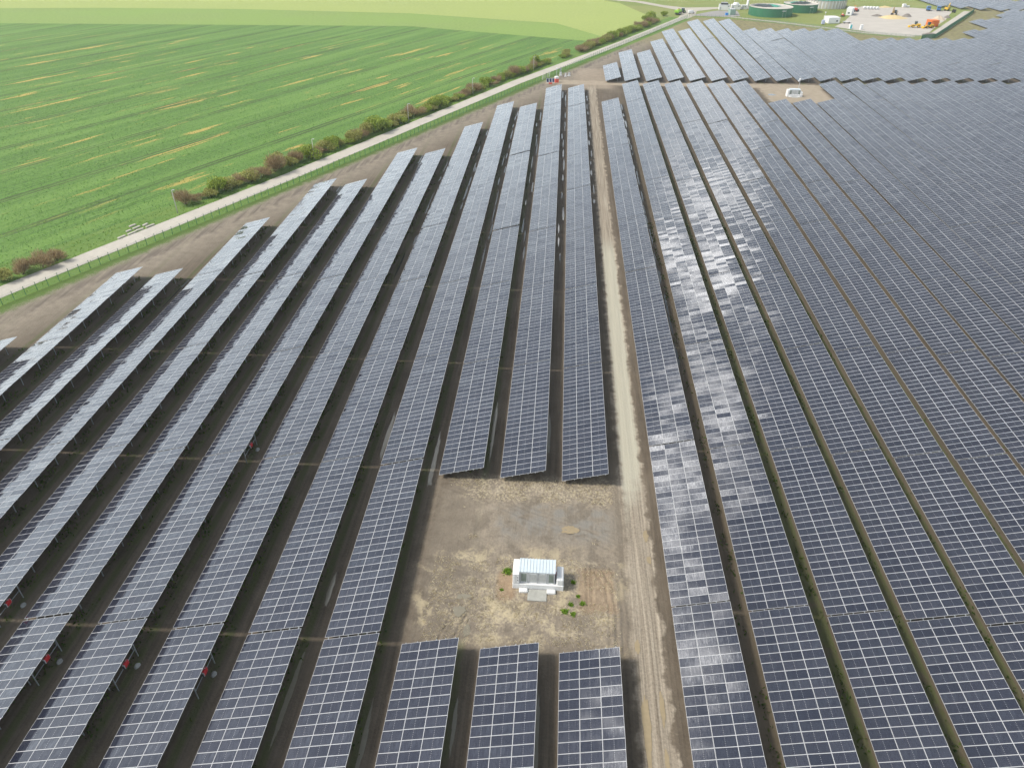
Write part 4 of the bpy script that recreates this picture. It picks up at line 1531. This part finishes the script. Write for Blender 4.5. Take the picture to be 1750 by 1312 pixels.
container(171.8, 528.5, 7.3, 8.0, 3.4, .12, 'large white block of site containers at the near left of the gravel yard', M_WHITE, 'white site containers')
container(195.2, 566.5, 3.6, 10.5, 4.2, -.45, 'tall white container standing edge-on behind the large white block', M_WHITE, 'white site containers')
# boat shaped covered load
t = thing('covered_boat', 'low white hull shaped load right of the large white containers', 'boat', (180.8, 526.3, 0), .02)
mb = MB()
sec = [(-2.7, .15, .9), (-2.0, .8, .6), (-.5, 1.2, .45), (1.2, 1.25, .45), (2.5, 1.15, .5)]
for (a, w0, z0), (b, w1, z1) in zip(sec, sec[1:]):
    for s in (-1, 1):
        q = [(a, s * w0, 1.15), (b, s * w1, 1.15), (b, 0, z1), (a, 0, z0)]
        mb.face(q if s < 0 else q[::-1])
    mb.face([(a, -w0, 1.15), (a, w0, 1.15), (b, w1, 1.15), (b, -w1, 1.15)][::-1])
mb.face([(2.5, -1.15, 1.15), (2.5, 1.15, 1.15), (2.5, 0, .5)])
obj('hull', mb, M_WHITE, t)
part(t, 'cradle', M_DGREY, (-1.6, -1.3, -1.0, 1.0, 0, .5), (1.6, 1.9, -1.0, 1.0, 0, .5), stuff=True)
for k, (x, y, c, lab) in enumerate([(176.6, 505.0, M_TEAL, 'turquoise and white portable toilet beside the far fence'), (182.2, 502.2, M_WHITE, 'all white portable toilet beside the far fence')]):
    t = thing('portable_toilet', lab, 'toilet', (x, y, 0), .1, 'portable toilets')
    part(t, 'body', M_WHITE, (-.75, .75, -.75, .75, 0, 2.5), bev=.06)
    part(t, 'roof', M_WHITE, (-.8, .8, -.8, .8, 2.5, 2.75), bev=.12)
    part(t, 'door', c, (-.5, .5, -.82, -.75, .1, 2.2))
mb = MB()
mb.lathe([(.01, -.75), (.8, -.75), (.95, -.6), (.95, .6), (.8, .75), (.01, .75)], 18)
for v_ in range(len(mb.v)):
    a, b, c = mb.v[v_]
    mb.v[v_] = (a, c, b + .95)
bm_ = mb.mesh('wrap', [M_WHITE])
mb = MB()
mb.bar((0, -.78, .95), (0, -.752, .95), .45, 0, 12)
be_ = mb.mesh('end_face', [M_LGREY])
for k, (x, y) in enumerate([(214.6, 595.0), (216.7, 594.6), (218.8, 594.2), (220.9, 593.8), (223.0, 593.4)]):
    t = thing('wrapped_bale', 'white wrapped bale, %s from the left of five at the back of the yard' % ORD[k], 'bale', (x, y, 0), 0, 'white wrapped bales')
    t.scale = (1.05, 1.2, 1.05)
    link('wrap', bm_, t)
    link('end_face', be_, t)


def mound(x, y, rx, ry, h, mat, label, cat='heap', z0=.0):
    mb = MB()
    n, m_ = 26, 7
    sd = rng.random() * 30
    for j in range(m_ + 1):
        q = j / m_
        for k in range(n):
            a = 2 * math.pi * k / n
            r = (1 - q) * (1 + .3 * mnoise.noise(Vector((math.cos(a) * 1.6 + sd, math.sin(a) * 1.6, q))))
            z = h * (1 - (1 - q) ** 1.6) * (1 + .35 * mnoise.noise(Vector((k * .5, j * .7, sd)))) if j else 0
            mb.v.append((rx * r * math.cos(a), ry * r * math.sin(a), z))
    for j in range(m_):
        for k in range(n):
            mb.f.append((j * n + k, j * n + (k + 1) % n, (j + 1) * n + (k + 1) % n, (j + 1) * n + k))
            mb.mi.append(0)
            mb.sm.append(True)
    tag(obj('spoil_heap', mb, mat, None, (x, y, z0)), label, cat, 'heaps in the gravel yard')


M_SAND = simple('yellow_sand', (.55, .44, .24), .95, 0, .12, 1)
M_DARKH = simple('dark_gravel', (.20, .18, .16), .95, 0, .15, 1)
mound(219.5, 553.0, 9, 6.5, 1.8, M_SAND, 'wide yellow sand heap in the middle of the gravel yard')
mound(231.5, 560.5, 3.2, 2.6, 1.7, M_DARKH, 'grey gravel heap right of the yellow sand heap')
mound(211.5, 560.5, 4, 2.4, 1.2, M_DARKH, 'grey heap left behind the yellow sand heap')
mound(248.2, 549.5, 3.6, 5.0, 2.2, simple('pale_earth', (.46, .38, .29), .95, 0, .12, 1), 'pale rounded earth heap at the right yard edge')
mound(256.9, 557.5, 2.4, 2.0, 1.5, M_DARKH, 'dark heap behind the pale earth heap')
mound(240.5, 535.5, 2.4, 3.4, 1.8, M_YELLOW, 'yellow orange heap of pipes behind the orange box')
mound(232.5, 605.5, 5, 1.6, 1.0, M_SAND, 'low sandy heap at the back rim of the yard')
mound(218.0, 488.0, 5, 2.5, .9, M_DARKH, 'dark low heap at the front corner of the gravel yard')


def loader(x, y, rz, label):
    t = thing('wheel_loader', label, 'wheel loader', (x, y, 0), rz, 'yellow wheel loaders')
    part(t, 'rear_body', M_YELLOW, (-3.0, -.4, -1.05, 1.05, 1.0, 2.3), bev=.15)
    part(t, 'front_frame', M_YELLOW, (-.4, 1.9, -.7, .7, .9, 1.7), bev=.1)
    c = part(t, 'cab', M_CABG, (-.9, .6, -.8, .8, 1.9, 3.35), bev=.12)
    part(c, 'cab_roof', M_DGREY, (-1.0, .7, -.9, .9, 3.35, 3.5))
    mb = MB()
    for s in (-.5, .5):
        mb.bar((.9, s, 1.7), (2.9, s, .7), .16, 0, 6)
    o = obj('lift_arms', mb, M_YELLOW, t)
    o['kind'] = 'stuff'
    part(t, 'bucket', M_YELLOW, (2.8, 3.9, -1.35, 1.35, .1, 1.1), bev=.2)
    for wx in (-2.0, 1.3):
        for s in (-1.15, 1.15):
            wheel(t, wx, s, .8, .6)
    return t


loader(218.8, 513.5, 2.9, 'yellow wheel loader with dark cab at the front of the gravel yard')
loader(226.0, 511.5, 3.3, 'second yellow wheel loader, in front of the orange box')
t = thing('orange_skip', 'bright orange box container between the yellow machines', 'container', (231.6, 519.5, 0), .25)
part(t, 'body', M_ORANGE, (-2.7, 2.4, -2.6, 2.6, .2, 3.6))
part(t, 'top_rim', M_ORANGE, (-2.8, 2.5, -2.7, 2.7, 3.6, 3.75))
part(t, 'side_frame', M_LGREY, (2.4, 2.6, -2.5, 2.5, 0, 3.4))
part(t, 'skid', M_DGREY, (-2.6, 2.3, -2.4, 2.4, 0, .2))


def excavator(x, y, rz, label, s=1.0, mat=None):
    mat = mat or M_YELLOW
    t = thing('excavator', label, 'excavator', (x, y, 0), rz, 'excavators')
    t.scale = (s, s, s)
    for q in (-1, 1):
        part(t, 'track', M_TYRE, (-2.0, 2.0, q * 1.15 - .3, q * 1.15 + .3, 0, .95), bev=.25)
    h = part(t, 'house', mat, (-2.4, .9, -1.3, 1.3, 1.1, 2.5), bev=.15)
    part(t, 'cab', M_CABG, (-.3, 1.2, .3, 1.3, 1.3, 3.2), bev=.1)
    part(h, 'engine_cover', M_DGREY, (-2.3, -.8, -1.1, .2, 2.5, 2.75))
    mb = MB()
    mb.bar((.8, -.3, 1.8), (2.9, -.3, 4.9), .3, 0, 6, .24)
    b = obj('boom', mb, mat, t)
    mb = MB()
    mb.bar((2.8, -.3, 5.0), (4.6, -.3, 1.6), .24, 0, 6, .18)
    obj('stick', mb, mat, t)
    part(t, 'bucket', M_DGREY, (4.2, 5.2, -.9, .3, .7, 1.7), bev=.2)
    return t


excavator(225.5, 567.5, -2.2, 'dark excavator working on the yellow sand heap', 1.05, simple('dull_ochre_paint', (.35, .24, .10), .6, 0, .08))
excavator(271.3, 593.0, .9, 'yellow excavator parked beside the two blue trucks', .95)


def truck(x, y, rz, label):
    t = thing('site_truck', label, 'truck', (x, y, 0), rz, 'blue trucks')
    part(t, 'chassis', M_DGREY, (-3.2, 3.2, -1.0, 1.0, .6, 1.0))
    c = part(t, 'cab', M_BLUEV, (1.4, 3.3, -1.2, 1.2, .9, 3.2), bev=.15)
    part(c, 'windscreen', M_CABG, (3.28, 3.34, -1.0, 1.0, 2.0, 2.9))
    part(t, 'load_body', M_BLUEV, (-3.2, 1.2, -1.25, 1.25, 1.0, 2.5), bev=.06)
    part(t, 'load_cover', M_LGREY, (-3.0, 1.0, -1.1, 1.1, 2.5, 2.75))
    for wx in (-2.2, 2.3):
        for s in (-1.0, 1.0):
            wheel(t, wx, s, .55, .4, M_LGREY)
    return t


truck(258.0, 592.0, -1.9, 'left one of the two blue trucks at the back of the yard')
truck(265.0, 591.5, -1.95, 'right one of the two blue trucks, next to the yellow excavator')
for k, (x, y, rz, mt, lab) in enumerate([(187.6, 556.5, .4, M_SALMON, 'small red machine between the two white containers'), (203.6, 581.0, .3, M_SALMON, 'red and white machine left of the white bales')]):
    t = thing('compact_roller', lab, 'roller', (x, y, 0), rz, 'small red machines')
    part(t, 'body', mt, (-.9, .7, -.6, .6, .6, 1.5), bev=.12)
    part(t, 'seat_box', M_WHITE, (-.5, .1, -.4, .4, 1.5, 1.9), bev=.08)
    mb = MB()
    mb.bar((1.0, -.65, .5), (1.0, .65, .5), .5, 0, 14)
    obj('front_drum', mb, M_DGREY, t)
    mb = MB()
    mb.bar((-.9, -.65, .5), (-.9, .65, .5), .5, 0, 14)
    obj('rear_drum', mb, M_DGREY, t)
    mb = MB()
    for s in (-.5, .5):
        mb.bar((-.6, s, 1.4), (-.6, s, 2.5), .05, 0, 6)
    mb.box(-.65, -.55, -.55, .55, 2.45, 2.55)
    o = obj('roll_bar', mb, M_ORANGE, t)
    o['kind'] = 'stuff'
    if k == 1:
        t.scale = (1.6, 1.6, 1.6)
t = thing('pallet_stack', 'white and cream pallets at the back rim of the gravel yard', 'pallet stack', (248.2, 608.5, 0), .2)
part(t, 'wrapped_load', M_WHITE, (-2.2, .2, -1, 1, .2, 2.2), bev=.1)
part(t, 'pallet', M_SAND, (-2.3, .3, -1.1, 1.1, 0, .18))
part(t, 'low_load', M_WCONC, (.8, 3.2, -1, 1, 0, 1.0), bev=.08)
t = thing('cable_drum', 'black cable drum at the right end of the gravel yard', 'cable drum', (272.0, 583.0, 0), .5)
for s in (-.7, .7):
    mb = MB()
    mb.bar((0, s - .06, 1.1), (0, s + .06, 1.1), 1.15, 0, 18)
    obj('flange', mb, M_DGREY, t)
mb = MB()
mb.bar((0, -.7, 1.1), (0, .7, 1.1), .8, 0, 18)
obj('cable_winding', mb, M_TYRE, t)

# tractor with slurry tanker at the fork of the road
dr_ = math.atan2(.905, .5)
t = thing('tractor', 'dark green tractor pulling the slurry tanker on the road fork', 'tractor', (81.0, 563.0, .05), dr_)
part(t, 'bonnet', M_LIME, (.4, 2.5, -.5, .5, 1.0, 1.9), bev=.15)
c = part(t, 'cab', M_CABG, (-1.2, .5, -.85, .85, 1.3, 3.0), bev=.12)
part(c, 'cab_roof', M_LGREY, (-1.3, .6, -.95, .95, 3.0, 3.2), bev=.06)
part(t, 'chassis', M_DGREY, (-1.4, 2.4, -.4, .4, .7, 1.2))
for s in (-1, 1):
    wheel(t, -.8, s, .98, .6, M_LIME)
    wheel(t, 1.9, s * .9, .65, .45, M_LIME)
t = thing('slurry_tanker', 'lime green slurry tanker trailer on the road below the fork', 'tanker', (77.0, 555.5, .05), dr_)
mb = MB()
mb.lathe([(.01, -3.4), (.9, -3.2), (1.25, -2.6), (1.25, 2.6), (.9, 3.2), (.01, 3.4)], 22)
for v_ in range(len(mb.v)):
    a, b, c = mb.v[v_]
    mb.v[v_] = (c, a, b + 2.1)
tk = obj('tank', mb, M_LIME, t)
part(tk, 'yellow_stripe', M_YELLOW, (-2.4, 2.4, -.45, .45, 3.30, 3.36))
part(tk, 'top_hatch', M_DGREY, (-.4, .4, -.4, .4, 3.36, 3.6), bev=.05)
part(t, 'frame', M_LIME, (-3.2, 3.9, -.55, .55, .85, 1.1))
part(t, 'spreader', M_LIME, (-4.2, -3.2, -1.5, 1.5, 1.6, 3.0), bev=.15)
part(t, 'rear_bumper', M_DGREY, (-3.9, -3.3, -1.25, 1.25, .5, 1.0))
for s in (-1.15, 1.15):
    wheel(t, -1.3, s, .85, .6, M_WHITE)
    wheel(t, .6, s, .85, .6, M_WHITE)
t = thing('white_van', 'small white van parked behind the fence by the road fork', 'van', (86.3, 560.5, .03), .3)
part(t, 'body', M_WHITE, (-2.2, 1.2, -.9, .9, .4, 2.1), bev=.12)
part(t, 'bonnet', M_WHITE, (1.2, 2.2, -.85, .85, .4, 1.25), bev=.1)
part(t, 'windscreen', M_CABG, (1.18, 1.26, -.75, .75, 1.3, 1.95))
for wx in (-1.4, 1.5):
    for s in (-.8, .8):
        wheel(t, wx, s, .34, .22, M_LGREY)
print('objects', len(bpy.data.objects), 'tris', sum(len(m.polygons) for m in bpy.data.meshes) * 2)

# ------------------------------------------------------------------ air
hm = bpy.data.materials.new('thin_haze')
hm.use_nodes = True
HT = NT(hm.node_tree)
hm.node_tree.nodes.remove(hm.node_tree.nodes['Principled BSDF'])
pv = HT.n('ShaderNodeVolumePrincipled', {'Color': (.93, .96, 1.0, 1), 'Density': 0.00013, 'Anisotropy': .25})
hm.node_tree.links.new(pv.outputs[0], hm.node_tree.nodes['Material Output'].inputs['Volume'])
mb = MB()
mb.box(-1500, 1500, -250, 1600, -1.2, 78)
hz = obj('haze', mb, hm)
hz['kind'] = 'stuff'
hz['label'] = 'thin pale haze over the whole plain'
SC.cycles.volume_bounces = 0
